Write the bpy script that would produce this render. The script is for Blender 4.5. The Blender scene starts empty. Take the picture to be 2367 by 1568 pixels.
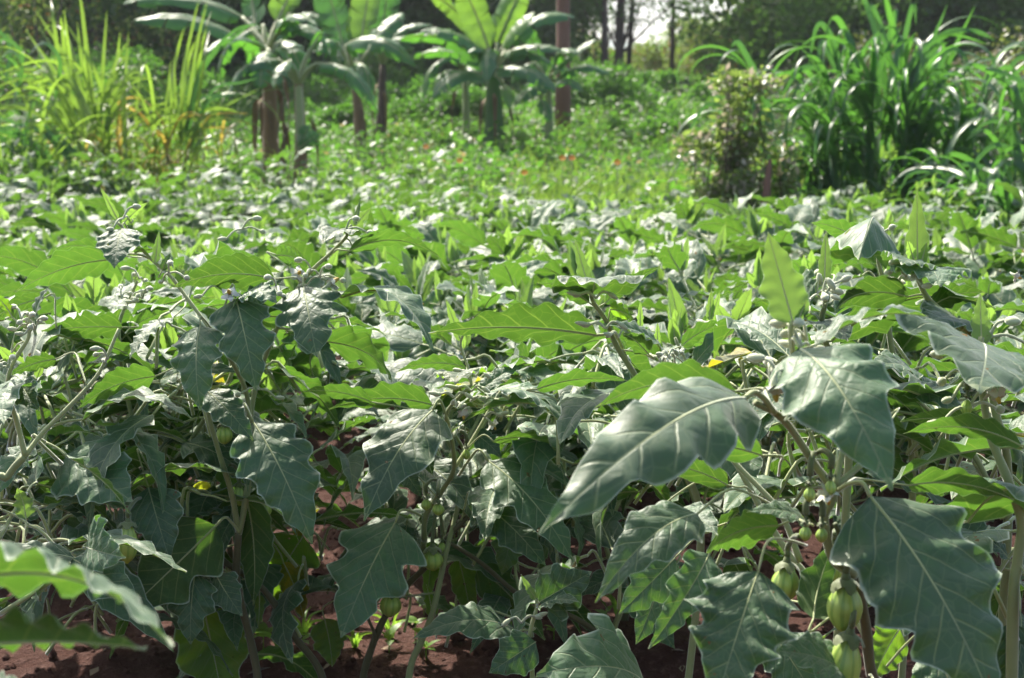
import bpy, math, random
import numpy as np
from mathutils import Vector, Matrix, noise
R = math.radians
S = bpy.context.scene
COL = S.collection

# ------------------------------------------------------------------ camera, world, sun, exposure
FPX, CX, CY, HOR = 3510.0, 1183.5, 784.0, 360.0       # focal length and centre of a 2367 x 1568 frame
PITCH = math.atan((CY - HOR) / FPX)
CAMZ = 1.15
cam_d = bpy.data.cameras.new('camera'); cam = bpy.data.objects.new('camera', cam_d); COL.objects.link(cam)
cam.location = (0, 0, CAMZ); cam.rotation_euler = (R(90) - PITCH, 0, 0)
cam_d.sensor_width = 23.6; cam_d.lens = 23.6 * FPX / 2367.0
cam_d.clip_start = .05; cam_d.clip_end = 3000
cam_d.dof.use_dof = True; cam_d.dof.focus_distance = 2.35; cam_d.dof.aperture_fstop = 5.3
S.camera = cam
SUN_AZ, SUN_EL = -28.0, 50.0                           # azimuth clockwise from +Y (away from the camera), elevation
SUN = Vector((math.sin(R(SUN_AZ)) * math.cos(R(SUN_EL)), math.cos(R(SUN_AZ)) * math.cos(R(SUN_EL)), math.sin(R(SUN_EL))))
w = bpy.data.worlds.new('World'); S.world = w; w.use_nodes = True
nt = w.node_tree
sky = nt.nodes.new('ShaderNodeTexSky'); sky.sky_type = 'NISHITA'; sky.sun_disc = False
sky.sun_elevation = R(SUN_EL); sky.sun_rotation = R(SUN_AZ)
sky.air_density = 1.0; sky.dust_density = 4.0; sky.ozone_density = 1.0
nt.links.new(sky.outputs[0], nt.nodes['Background'].inputs[0])
nt.nodes['Background'].inputs[1].default_value = 0.15
sl = bpy.data.lights.new('sun', 'SUN'); so = bpy.data.objects.new('sun', sl); COL.objects.link(so)
sl.energy = 4.8; sl.angle = R(.6); sl.color = (1, .94, .82)
so.rotation_euler = SUN.to_track_quat('Z', 'Y').to_euler()
S.view_settings.view_transform = 'Standard'; S.view_settings.look = 'None'
S.view_settings.exposure = 1.2; S.view_settings.gamma = 1; S.view_settings.use_curve_mapping = False
S.render.engine = 'CYCLES'
S.cycles.use_denoising = True
S.cycles.max_bounces = 8; S.cycles.diffuse_bounces = 4; S.cycles.glossy_bounces = 3; S.cycles.transmission_bounces = 6
S.cycles.caustics_reflective = False; S.cycles.caustics_refractive = False
S.cycles.use_adaptive_sampling = True; S.cycles.adaptive_threshold = .02

def P(px, py, Y):
    """world point at distance Y along the view seen at (px, py) of the 2367 x 1568 frame"""
    x = (px - CX) / FPX; u = -(py - CY) / FPX
    d = Vector((x, math.cos(PITCH) + u * math.sin(PITCH), -math.sin(PITCH) + u * math.cos(PITCH)))
    return Vector((0, 0, CAMZ)) + d * (Y / d.y)

TY = [-50, 9, 12, 14.5, 17, 21, 25, 35, 60, 90, 200, 3000]
TZ = [0, 0, .10, .36, .62, .95, 1.32, 2.25, 4.0, 5.2, 6.0, 6.0]
def gz(x, y):
    return np.interp(y, TY, TZ)
def gzn(x, y):
    b = float(np.interp(y, TY, TZ))
    a = noise.noise(Vector((x * .35, y * .35, 0))) * (.05 if y < 9 else .14)
    f = max(0, 1 - max(0, y - 5) / 6)
    ridge = .03 * math.cos((y - 3.3) * 2 * math.pi / 1.0) * f
    c = (noise.fractal(Vector((x * 5, y * 5, 3)), .8, 2.2, 4) * .022 + noise.noise(Vector((x * 26, y * 26, 9))) * .007) * f
    return b + a + ridge + c

# ------------------------------------------------------------------ object helpers
def mesh_of(name, v, f, mats=(), mi=None, uv=None, uv2=None, smooth=True):
    me = bpy.data.meshes.new(name)
    me.from_pydata([tuple(p) for p in v] if not isinstance(v, list) else v, [], f if isinstance(f, list) else f.tolist())
    for m in mats: me.materials.append(m)
    if mi is not None: me.polygons.foreach_set('material_index', np.asarray(mi, dtype=np.int32))
    if smooth: me.polygons.foreach_set('use_smooth', np.ones(len(me.polygons), dtype=bool))
    li = np.empty(len(me.loops), dtype=np.int32); me.loops.foreach_get('vertex_index', li)
    for nm, a in (('UVMap', uv), ('rim', uv2)):
        if a is not None:
            l = me.uv_layers.new(name=nm); l.data.foreach_set('uv', np.asarray(a, dtype=np.float32)[li].ravel())
    me.update()
    return me
def link(name, data, parent=None, loc=None, mat=None, label=None, cat=None, group=None, kind=None):
    o = bpy.data.objects.new(name, data); COL.objects.link(o)
    if parent is not None: o.parent = parent
    if mat is not None: o.matrix_local = mat
    elif loc is not None: o.location = loc
    if label: o['label'] = label
    if cat: o['category'] = cat
    if group: o['group'] = group
    if kind: o['kind'] = kind
    return o
def thing(name, label, cat, loc=(0, 0, 0), group=None):
    return link(name, None, None, loc, None, label, cat, group)
def copy_tree(o, parent=None):
    c = o.copy(); COL.objects.link(c)
    if parent is not None: c.parent = parent
    for ch in KIDS.get(o.name, ()): 
        k = copy_tree(ch, c); KIDS.setdefault(c.name, []).append(k)
    return c
KIDS = {}
def part(name, data, parent, mat=None, label=None, kind=None):
    o = link(name, data, parent, None, mat, label, None, None, kind)
    KIDS.setdefault(parent.name, []).append(o)
    return o

class Geo:
    """collects tubes and sheets into one mesh"""
    def __init__(s): s.v = []; s.f = []; s.m = []; s.uv = []; s.uv2 = []
    def add(s, v, f, m=0, uv=None, uv2=None):
        n = len(s.v); s.v += [tuple(p) for p in v]; s.f += [tuple(n + i for i in q) for q in f]
        s.m += ([m] * len(f)) if isinstance(m, int) else list(m)
        s.uv += [tuple(a) for a in (uv if uv is not None else [(0, 0)] * len(v))]
        s.uv2 += [tuple(a) for a in (uv2 if uv2 is not None else [(0, 0)] * len(v))]
    def tube(s, pts, rad, n=7, m=0, cap=True, wob=0, rng=None):
        pts = [Vector(p) for p in pts]; v = []; f = []
        t = (pts[1] - pts[0]).normalized()
        ref = Vector((0, 0, 1)) if abs(t.z) < .9 else Vector((1, 0, 0))
        nx = t.cross(ref).normalized()
        k = len(pts)
        for i, p in enumerate(pts):
            t = (pts[min(i + 1, k - 1)] - pts[max(i - 1, 0)]).normalized()
            nx = (nx - t * nx.dot(t)).normalized(); ny = t.cross(nx)
            for j in range(n):
                a = 2 * math.pi * j / n; r = rad[i] * (1 + (rng.uniform(-wob, wob) if wob else 0))
                v.append(p + nx * math.cos(a) * r + ny * math.sin(a) * r)
        for i in range(k - 1):
            for j in range(n):
                f.append((i * n + j, i * n + (j + 1) % n, (i + 1) * n + (j + 1) % n, (i + 1) * n + j))
        if cap: f.append(tuple((k - 1) * n + j for j in range(n))); f.append(tuple(reversed(range(n))))
        s.add(v, f, m)
    def mesh(s, name, mats, smooth=True): return mesh_of(name, s.v, s.f, mats, s.m, s.uv, s.uv2, smooth)

def spline(pts, n):
    """Catmull-Rom through the points, n samples a span"""
    pts = [Vector(p) for p in pts]; q = [pts[0] * 2 - pts[1]] + pts + [pts[-1] * 2 - pts[-2]]; out = []
    for i in range(1, len(q) - 2):
        for k in range(n):
            t = k / n; a, b, c, d = q[i - 1], q[i], q[i + 1], q[i + 2]
            out.append(.5 * ((2 * b) + (c - a) * t + (2 * a - 5 * b + 4 * c - d) * t * t + (3 * b - a - 3 * c + d) * t ** 3))
    out.append(pts[-1]); return out

# ------------------------------------------------------------------ materials
class NT:
    def __init__(s, name):
        s.mat = bpy.data.materials.new(name); s.mat.use_nodes = True; s.t = s.mat.node_tree
        s.t.nodes.clear(); s.out = s.n('ShaderNodeOutputMaterial')
    def n(s, ty, **kw):
        x = s.t.nodes.new(ty)
        for k, v in kw.items(): setattr(x, k, v)
        return x
    def set(s, x, name, v):
        if hasattr(v, 'is_output') or isinstance(v, bpy.types.NodeSocket): s.t.links.new(v, x.inputs[name])
        else: x.inputs[name].default_value = v
    def m(s, op, a, b=0.0, c=None):
        x = s.n('ShaderNodeMath', operation=op); s.set(x, 0, a); s.set(x, 1, b)
        if c is not None: s.set(x, 2, c)
        return x.outputs[0]
    def sm(s, a, lo, hi, t0=0.0, t1=1.0):
        x = s.n('ShaderNodeMapRange', interpolation_type='SMOOTHSTEP'); s.set(x, 'Value', a); s.set(x, 'From Min', lo); s.set(x, 'From Max', hi); s.set(x, 'To Min', t0); s.set(x, 'To Max', t1)
        return x.outputs[0]
    def mix(s, f, a, b):
        x = s.n('ShaderNodeMix', data_type='RGBA'); s.set(x, 0, f)
        for i, v in ((6, a), (7, b)): s.set(x, i, (*v, 1) if isinstance(v, tuple) and len(v) == 3 else v)
        return x.outputs[2]
    def noise(s, vec, scale, detail=3, rough=.55):
        x = s.n('ShaderNodeTexNoise'); 
        if vec is not None: s.set(x, 'Vector', vec)
        s.set(x, 'Scale', scale); s.set(x, 'Detail', detail); s.set(x, 'Roughness', rough); return x.outputs[0]
    def bump(s, h, strength=.4, dist=.002, normal=None):
        x = s.n('ShaderNodeBump'); s.set(x, 'Height', h); s.set(x, 'Strength', strength); s.set(x, 'Distance', dist)
        if normal is not None: s.set(x, 'Normal', normal)
        return x.outputs[0]
    def bsdf(s, col, rough=.5, spec=.5, normal=None, sheen=0, coat=0):
        x = s.n('ShaderNodeBsdfPrincipled'); s.set(x, 'Base Color', (*col, 1) if isinstance(col, tuple) else col)
        s.set(x, 'Roughness', rough); s.set(x, 'Specular IOR Level', spec)
        if normal is not None: s.set(x, 'Normal', normal)
        if sheen: s.set(x, 'Sheen Weight', sheen); s.set(x, 'Sheen Roughness', .4)
        return x.outputs[0]
    def mixs(s, f, a, b):
        x = s.n('ShaderNodeMixShader'); s.set(x, 0, f); s.set(x, 1, a); s.set(x, 2, b); return x.outputs[0]
    def done(s, sh): s.t.links.new(sh, s.out.inputs[0]); return s.mat

def leaf_mat(name, top, under, trans, vein=(.26, .31, .16), ft=.38, rough=.42, spec=.6, sheen=.35, spots=0, nveins=6.0, rimcol=(.55, .62, .46), vf=.72, holes=False):
    N = NT(name)
    uv = N.n('ShaderNodeUVMap', uv_map='UVMap').outputs[0]; rim = N.n('ShaderNodeUVMap', uv_map='rim').outputs[0]
    sp = N.n('ShaderNodeSeparateXYZ'); N.set(sp, 0, uv); sr = N.n('ShaderNodeSeparateXYZ'); N.set(sr, 0, rim)
    X = N.m('SUBTRACT', sp.outputs[0], .5); T = sp.outputs[1]; ax = N.m('ABSOLUTE', X)
    geo = N.n('ShaderNodeNewGeometry'); info = N.n('ShaderNodeObjectInfo')
    side = N.m('SIGN', X)
    wig = N.m('MULTIPLY', N.m('SUBTRACT', N.noise(uv, 7, 2), .5), .035)
    p = N.m('MULTIPLY', N.m('ADD', N.m('SUBTRACT', T, N.m('MULTIPLY', ax, .95)), wig), nveins)
    p = N.m('ADD', p, N.m('MULTIPLY', side, .22)); p = N.m('ADD', p, N.m('MULTIPLY', N.m('MULTIPLY', ax, ax), -5.0))
    d = N.m('ABSOLUTE', N.m('SUBTRACT', N.m('FRACT', p), .5))
    lat = N.m('SUBTRACT', 1.0, N.sm(d, .012, N.m('MULTIPLY_ADD', ax, -.09, .072)))
    lat = N.m('MULTIPLY', lat, N.sm(sr.outputs[0], .98, .75))
    mid = N.sm(ax, N.m('MULTIPLY_ADD', T, -.010, .0125), .003)
    vor = N.n('ShaderNodeTexVoronoi', feature='DISTANCE_TO_EDGE'); N.set(vor, 'Vector', uv); N.set(vor, 'Scale', 13.0)
    ter = N.m('MULTIPLY', N.sm(vor.outputs[0], .05, .0), .22)
    vm = N.m('MAXIMUM', N.m('MAXIMUM', mid, N.m('MULTIPLY', lat, .75)), ter)
    rnd = N.m('FRACT', N.m('ADD', info.outputs['Random'], N.m('MULTIPLY', sr.outputs[1], 1.0)))
    blot = N.noise(geo.outputs['Position'], 9.0, 3)
    k = N.m('MULTIPLY_ADD', rnd, .45, N.m('MULTIPLY_ADD', blot, .5, .52))
    def scl(c, kk):
        x = N.n('ShaderNodeVectorMath', operation='SCALE'); N.set(x, 0, c); N.set(x, 'Scale', kk); return x.outputs[0]
    def wear(c):
        if not spots: return c
        s1 = N.m('MULTIPLY', N.sm(N.noise(uv, 14, 5, .8), .60, .70), N.sm(N.noise(uv, 3, 2), .4, .6)); s2 = N.sm(N.noise(uv, 2.6, 5, .7), .42, .62)
        return N.mix(N.m('MULTIPLY', s1, .85), N.mix(N.m('MULTIPLY', s2, spots), c, (.42, .33, .02)), (.06, .035, .012))
    ct = wear(scl(top, k)); cu = wear(scl(under, k)); tr = wear(scl(trans, k))
    ct = N.mix(N.m('MULTIPLY', N.sm(N.noise(uv, 5, 4, .7), .45, .7), .45), ct, scl((top[0] * .8, top[1] * 1.35, top[2] * .6), k)); ct = N.mix(N.m('MULTIPLY', N.sm(N.noise(uv, 140, 2), .62, .8), .12), ct, (.22, .25, .2)); ct = N.mix(N.m('MULTIPLY', vm, vf), ct, vein); cu = N.mix(N.m('MULTIPLY', vm, vf * .7), cu, (vein[0] * 1.1, vein[1] * 1.1, vein[2] * .8))
    tr = N.mix(N.m('MULTIPLY', vm, .6), tr, (.24, .36, .05))
    re = N.sm(sr.outputs[0], .93, .99)
    ct = N.mix(N.m('MULTIPLY', re, .7), ct, rimcol); cu = N.mix(N.m('MULTIPLY', re, .8), cu, rimcol)
    puck = N.sm(vor.outputs[0], 0, .25)
    h = N.m('ADD', N.m('MULTIPLY', N.m('SUBTRACT', 1.0, N.m('MAXIMUM', lat, mid)), .8), N.m('MULTIPLY', puck, .45))
    h = N.m('ADD', h, N.m('MULTIPLY', N.noise(uv, 60, 3, .7), .35))
    nb = N.bump(h, .55, .0022); nb2 = N.bump(h, -.6, .0022)
    fuzz = N.noise(uv, 220, 2)
    rg = N.m('MULTIPLY_ADD', fuzz, .16, rough - .07)
    a = N.bsdf(ct, rg, spec, nb, sheen); b = N.bsdf(cu, .62, .3, nb2, sheen * 1.2)
    tb = N.n('ShaderNodeBsdfTranslucent'); N.set(tb, 0, tr)
    ofs = N.n('ShaderNodeVectorMath', operation='ADD'); N.set(ofs, 0, uv); cb = N.n('ShaderNodeCombineXYZ'); N.set(cb, 2, N.m('MULTIPLY', rnd, 23.0)); N.set(ofs, 1, cb.outputs[0])
    hn = N.noise(ofs.outputs[0], 9.0, 2, .5); brn = N.sm(hn, .735, .75); hole = N.m('GREATER_THAN', hn, .765)
    db = N.n('ShaderNodeBsdfDiffuse'); N.set(db, 0, (.16, .10, .045, 1)); tp = N.n('ShaderNodeBsdfTransparent')
    sh = N.mixs(geo.outputs['Backfacing'], N.mixs(ft * .8, a, tb.outputs[0]), N.mixs(ft, b, tb.outputs[0]))
    sh = N.mixs(hole, N.mixs(brn, sh, db.outputs[0]), tp.outputs[0])
    return N.done(sh)

M = {}
M['leaf'] = leaf_mat('eggplant_leaf', (.060, .122, .054), (.070, .135, .040), (.082, .19, .018), ft=.42, rough=.50, spec=.55, sheen=.22)
M['young'] = leaf_mat('eggplant_young_leaf', (.10, .16, .07), (.17, .26, .09), (.24, .42, .055), ft=.45, rough=.6, spec=.35, sheen=.6, nveins=8.0, vf=.4)
M['old'] = leaf_mat('eggplant_yellowing_leaf', (.09, .12, .035), (.16, .18, .04), (.42, .48, .02), ft=.5, rough=.55, spec=.4, sheen=.3, spots=.95)
M['glow'] = leaf_mat('eggplant_backlit_tint', (.06, .11, .045), (.10, .18, .045), (.22, .46, .02), ft=.5, rough=.45, spec=.5, sheen=.3, spots=.15)  # backlit copy of the leaf: glow put into a stronger yellow-green transmitted colour

def stem_mat(name, c1, c2, sheen=.6, rough=.6, scale=40, bs=.3):
    N = NT(name); g = N.n('ShaderNodeNewGeometry')
    n1 = N.noise(g.outputs['Position'], scale, 4, .65); n2 = N.noise(g.outputs['Position'], scale * .12, 2)
    c = N.mix(N.m('ADD', N.m('MULTIPLY', n1, .4), N.m('MULTIPLY', n2, .6)), c1, c2)
    return N.done(N.bsdf(c, rough, .35, N.bump(n1, bs, .003), sheen))
M['stem'] = stem_mat('green_stem', (.15, .19, .065), (.30, .32, .14), .5)
M['fuzzy'] = stem_mat('downy_stem', (.20, .25, .08), (.40, .43, .19), .9)
M['woody'] = stem_mat('woody_stem', (.05, .052, .024), (.14, .125, .06), .25)
M['bud'] = stem_mat('flower_bud', (.30, .34, .17), (.48, .50, .34), .9)
M['petal'] = stem_mat('white_petal', (.42, .42, .34), (.60, .60, .48), .3)
M['anther'] = stem_mat('orange_anther', (.40, .24, .03), (.50, .34, .06), .0)
M['calyx'] = stem_mat('calyx', (.05, .085, .022), (.14, .16, .06), .4)
M['dry'] = stem_mat('dry_sheath', (.10, .055, .025), (.26, .17, .08), .2, .8, 14, .8)
def fruit_mat():
    N = NT('garden_egg_skin'); uv = N.n('ShaderNodeUVMap', uv_map='UVMap').outputs[0]
    sp = N.n('ShaderNodeSeparateXYZ'); N.set(sp, 0, uv); tc = N.n('ShaderNodeTexCoord')
    a = N.m('MULTIPLY', sp.outputs[0], 2 * math.pi * 9)
    st = N.sm(N.m('ADD', N.m('SINE', a), N.m('MULTIPLY', N.noise(tc.outputs['Object'], 60, 3), .9)), .55, 1.35)
    c = N.mix(N.m('MULTIPLY', st, .6), (.36, .48, .10), (.15, .29, .05)); c = N.mix(N.sm(sp.outputs[1], .75, 1.0), c, (.38, .40, .05))
    c = N.mix(N.m('MULTIPLY', N.sm(N.noise(tc.outputs['Object'], 90, 4), .62, .75), .35), c, (.20, .16, .05))
    x = N.n('ShaderNodeBsdfPrincipled'); N.set(x, 'Base Color', c); N.set(x, 'Roughness', .32); N.set(x, 'Subsurface Weight', .15); N.set(x, 'Subsurface Radius', (.006, .008, .002)); N.set(x, 'Subsurface Scale', 1.0)
    return N.done(x.outputs[0])
M['fruit'] = fruit_mat()
def soil_mat():
    N = NT('red_soil'); g = N.n('ShaderNodeNewGeometry'); p = g.outputs['Position']
    sp = N.n('ShaderNodeSeparateXYZ'); N.set(sp, 0, p)
    n1 = N.noise(p, 3, 5, .6); n2 = N.noise(p, 45, 5, .7); n3 = N.noise(p, 160, 3, .7)
    c = N.mix(n1, (.050, .020, .015), (.105, .046, .035)); c = N.mix(N.m('MULTIPLY', N.sm(n2, .5, .72), .7), c, (.17, .095, .08))
    c = N.mix(N.m('MULTIPLY', N.sm(n3, .66, .8), .5), c, (.30, .22, .19))
    c = N.mix(N.sm(sp.outputs[1], 10, 14), c, N.mix(N.noise(p, 1.3, 4), (.030, .045, .012), (.10, .12, .035)))
    h = N.m('ADD', N.m('MULTIPLY', n2, 1.0), N.m('MULTIPLY', n3, .4))
    return N.done(N.bsdf(c, .92, .2, N.bump(h, 1.0, .02)))
M['soil'] = soil_mat(); M['litter'] = stem_mat('dry_litter', (.10, .06, .035), (.36, .27, .18), .1, .85, 30, .4)
def simple_leaf(name, c1, c2, tr, ft=.4, rough=.45, spec=.5, scale=.8, brown=None):
    N = NT(name); g = N.n('ShaderNodeNewGeometry'); info = N.n('ShaderNodeObjectInfo')
    n1 = N.noise(g.outputs['Position'], scale, 3, .6)
    rnd = g.outputs['Random Per Island']
    f = N.m('ADD', N.m('MULTIPLY', n1, .55), N.m('MULTIPLY', rnd, .5))
    c = N.mix(f, c1, c2)
    t = N.mix(f, (tr[0] * .6, tr[1] * .6, tr[2] * .6), (tr[0] * 1.3, tr[1] * 1.3, tr[2] * 1.3))
    if brown:
        k = N.m('GREATER_THAN', rnd, 1 - brown[3]); c = N.mix(k, c, brown[:3]); t = N.mix(k, t, brown[:3])
    tb = N.n('ShaderNodeBsdfTranslucent'); N.set(tb, 0, t)
    return N.done(N.mixs(ft, N.bsdf(c, rough, spec), tb.outputs[0]))
M['far_leaf'] = simple_leaf('tree_leaf', (.032, .068, .022), (.09, .15, .045), (.14, .32, .04), .42, .55, .4, .35)
M['olive_leaf'] = simple_leaf('olive_tree_leaf', (.06, .09, .024), (.15, .18, .05), (.22, .34, .05), .42, .5, .4, .5, (.20, .12, .04, .12))
M['bush_leaf'] = simple_leaf('bush_leaf', (.025, .06, .016), (.09, .15, .04), (.13, .34, .03), .4, .48, .5, 1.2)
M['cover_leaf'] = simple_leaf('ground_cover_leaf', (.045, .09, .030), (.11, .17, .055), (.15, .34, .04), .42, .52, .5, .9, (.30, .25, .10, .04))
M['dead_mix'] = simple_leaf('speckled_shrub_leaf', (.05, .075, .03), (.14, .15, .06), (.25, .33, .05), .35, .4, .6, 3, (.30, .26, .18, .22))
M['weed'] = simple_leaf('weed_leaf', (.08, .18, .03), (.18, .32, .06), (.35, .6, .06), .5, .45, .4, 8)
M['grass'] = simple_leaf('tall_grass_blade', (.030, .075, .028), (.065, .14, .055), (.12, .34, .04), .38, .40, .6, 1.5)
M['grass_y'] = simple_leaf('yellow_green_blade', (.08, .14, .03), (.16, .22, .06), (.26, .44, .045), .45, .4, .5, 1.5)
M['grass_o'] = simple_leaf('dry_yellow_blade', (.24, .20, .05), (.36, .25, .07), (.5, .38, .06), .45, .5, .4, 1.5)
M['bark_red'] = stem_mat('red_brown_bark', (.11, .050, .032), (.25, .13, .09), .1, .85, 9, .9)
M['bark_dark'] = stem_mat('dark_bark', (.05, .035, .028), (.13, .09, .07), .1, .85, 6, .9)
M['orange'] = stem_mat('orange_petal', (.6, .16, .01), (.7, .28, .01), 0)
M['red'] = stem_mat('red_petal', (.4, .02, .03), (.45, .05, .04), 0)
def banana_mat(name, top, under, trans):
    N = NT(name); uv = N.n('ShaderNodeUVMap', uv_map='UVMap').outputs[0]; g = N.n('ShaderNodeNewGeometry')
    sp = N.n('ShaderNodeSeparateXYZ'); N.set(sp, 0, uv)
    st = N.m('SINE', N.m('MULTIPLY', sp.outputs[1], 520.0)); mid = N.sm(N.m('ABSOLUTE', sp.outputs[0]), .07, .04)
    n1 = N.noise(g.outputs['Position'], 4, 3)
    c = N.mix(N.m('MULTIPLY_ADD', st, .05, N.m('MULTIPLY', n1, .9)), top, tuple(x * 1.7 for x in top)); c = N.mix(mid, c, (.30, .36, .14))
    cu = N.mix(mid, under, (.34, .38, .16)); t = N.mix(mid, N.mix(n1, tuple(x * .7 for x in trans), tuple(x * 1.25 for x in trans)), (.2, .25, .05))
    tb = N.n('ShaderNodeBsdfTranslucent'); N.set(tb, 0, t)
    b = N.bump(st, .12, .003)
    return N.done(N.mixs(.42, N.mixs(g.outputs['Backfacing'], N.bsdf(c, .42, .55, b), N.bsdf(cu, .5, .5, b)), tb.outputs[0]))
M['ban'] = banana_mat('banana_leaf', (.050, .115, .045), (.10, .18, .08), (.12, .36, .03))
M['ban_y'] = banana_mat('young_banana_leaf', (.07, .15, .03), (.13, .22, .06), (.24, .46, .04))
M['hill'] = stem_mat('far_hill', (.05, .08, .04), (.09, .12, .06), 0, .9, .02)

# ------------------------------------------------------------------ ground, hill
def ground():
    ys = np.concatenate([np.linspace(-30, 1.2, 10), np.linspace(1.4, 6.5, 200), np.linspace(6.55, 12, 80), np.linspace(12.2, 40, 90), np.linspace(42, 100, 30), np.geomspace(105, 1300, 20)])
    us = np.linspace(-1, 1, 261); n = len(us); v = []; 
    for y in ys:
        hw = 2.6 + max(0, y) * .62
        for u in us:
            x = u * hw if abs(u) < .93 else math.copysign(hw * .93 + (abs(u) - .93) / .07 * (30 + abs(y) * .45), u)
            v.append((x, y, gzn(x, y)))
    f = [(i * n + j, i * n + j + 1, (i + 1) * n + j + 1, (i + 1) * n + j) for i in range(len(ys) - 1) for j in range(n - 1)]
    link('ground', mesh_of('ground', v, f, [M['soil']]), kind='structure')
    rng = random.Random(5); G = Geo()
    for k in range(5200):
        y = 2.2 + rng.random() ** 1.3 * 4; x = rng.uniform(-.45, .5) * y
        s = rng.uniform(.003, .010) * (2.6 if rng.random() < .09 else 1)
        c = Vector((x, y, gzn(x, y) + s * .25)); vs = []
        for a, b, h in ((1, 0, 0), (.3, .95, .1), (-.9, .5, 0), (-.7, -.7, .1), (.4, -.9, 0), (0, .1, .8), (0, 0, -.8)):
            q = rng.uniform(.7, 1.25); vs.append(c + Vector((a * s * q, b * s * q, h * s * q)))
        G.add(vs, [(0, 1, 5), (1, 2, 5), (2, 3, 5), (3, 4, 5), (4, 0, 5), (1, 0, 6), (2, 1, 6), (3, 2, 6), (4, 3, 6), (0, 4, 6)])
    link('soil_clods', G.mesh('soil_clods', [M['soil']], False), kind='stuff', label='loose crumbs of red soil between the plants')
    G = Geo()
    for k in range(420):
        y = 2.4 + rng.random() ** 1.3 * 3; x = rng.uniform(-.42, .46) * y; a = rng.uniform(0, 6.28); L = rng.uniform(.015, .06); z = gzn(x, y) + .006; d = Vector((math.cos(a), math.sin(a), rng.uniform(-.1, .25))); sd = Vector((-math.sin(a), math.cos(a), rng.uniform(-.3, .3)))
        c = Vector((x, y, z)); w_ = L * rng.uniform(.05, .35); k0 = Vector((0, 0, L * .2))
        G.add([c, c + d * L * .4 + sd * w_ + k0 * rng.random(), c + d * L, c + d * L * .5 - sd * w_ + k0 * rng.random(), c + d * L * .5], [(0, 1, 4), (1, 2, 4), (2, 3, 4), (3, 0, 4)])
    link('leaf_litter', G.mesh('leaf_litter', [M['litter']]), kind='stuff', label='dry brown leaf scraps lying on the red soil')
    v = []; f = []
    n = 60; 
    for i in range(n):
        x = -500 + i * 1000 / (n - 1)
        h = 62 + 14 * math.sin(x * .006 + 1) + 8 * noise.noise(Vector((x * .01, 0, 0)))
        v += [(x, 900, -5), (x, 960, h * .6), (x, 1050, h), (x, 1250, -5)]
    f = [(4 * i + k, 4 * i + 4 + k, 4 * i + 5 + k, 4 * i + 1 + k) for i in range(n - 1) for k in range(3)]
    link('hill', mesh_of('hill', v, f, [M['hill']]), kind='structure')
ground()

# ------------------------------------------------------------------ eggplant leaf
def blade(L, W, fold=.35, arch=.12, curl=.15, wave=.10, lobe=.3, nlobe=3.2, n=22, h=6, seed=0, tipdrop=0.0, twist=0.0, skew=0.0, island=0.0, puck=.011):
    """blade along +Y from the origin, upper side +Z; returns vertices, faces, uvs"""
    rng = random.Random(seed); v = []; uv = []; uv2 = []
    ph = [rng.uniform(0, 6.28) for _ in range(6)]
    lph = [rng.uniform(-.6, .6) for _ in range(2)]
    wf = rng.uniform(4.0, 6.5)
    for i in range(n + 1):
        t = i / n; tt = min(max(t, 1e-4), 1)
        prof = (tt ** .42) * ((1 - tt) ** 1.08) / .417
        if i in (0, n): prof = 0.02 if i else .03
        cz = arch * L * 4 * t * (1 - t) - tipdrop * L * t ** 3
        cyy = L * t; cxx = skew * L * math.sin(math.pi * t)
        tw = twist * t
        for j in range(-h, h + 1):
            u = j / h; s = 0 if j > 0 else 1
            lf = 1 - lobe * (.5 + .5 * math.cos(2 * math.pi * nlobe * t + lph[s] + math.pi * .2)) ** 1.3 * math.sin(math.pi * min(1, t * 1.15 + .05)) ** .5
            lf *= 1 + .03 * math.sin(37 * t + ph[s + 2]) + .16 * noise.noise(Vector((t * 5.5, s * 7 + seed * .37, 0))) + .10 * noise.noise(Vector((t * 15, s * 7 + seed * .37, 4)))
            wd = W * .5 * prof * lf
            au = abs(u)
            ang = fold * (1 - .35 * au)
            lx = u * wd * math.cos(ang); lz = au * wd * math.sin(ang) - curl * wd * au * au
            lz += wave * W * .5 * (au ** 1.7) * math.sin(2 * math.pi * wf * t + ph[s] + u * .8) * (.35 + .65 * prof)
            axx = au * wd / L; pv = (t - .95 * axx) * 6 + (-.22 if s else .22) - 5 * axx * axx
            lz += puck * W * min(1, au * 3) * (1 - au ** 3) * math.cos(2 * math.pi * pv) * prof
            ly = au * wd * .22 * (1 - t)
            c, sn = math.cos(tw), math.sin(tw)
            v.append((cxx + lx * c - lz * sn, cyy + ly, cz + lx * sn + lz * c))
            uv.append((.5 + u * wd / L, t)); uv2.append((au, island))
    m = 2 * h + 1
    f = [(i * m + j, i * m + j + 1, (i + 1) * m + j + 1, (i + 1) * m + j) for i in range(n) for j in range(m - 1)]
    return v, f, uv, uv2

def frame(base, tip, nrm):
    y = (tip - base).normalized(); z = (nrm - y * nrm.dot(y)); z = z.normalized() if z.length > 1e-4 else y.orthogonal().normalized()
    x = y.cross(z); m = Matrix((x, y, z)).transposed().to_4x4(); m.translation = base; return m

def petiole(G, p0, p1, r0, r1, m=1, sag=.0, dirn=None, n=6):
    mid = (p0 + p1) * .5 + Vector((0, 0, sag))
    pts = spline([p0, mid, p1], 4)
    k = len(pts); G.tube(pts, [r0 + (r1 - r0) * i / (k - 1) for i in range(k)], n, m)

def midrib(G, v, n, h, r, m=1):
    """raised rib on the under side of the blade"""
    pts = [Vector(v[i * (2 * h + 1) + h]) + Vector((0, 0, -r * .35)) for i in range(0, n + 1)]
    G.tube(pts, [max(r * (1 - i / n) ** .8, .0003) for i in range(n + 1)], 4, m, False)

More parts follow.
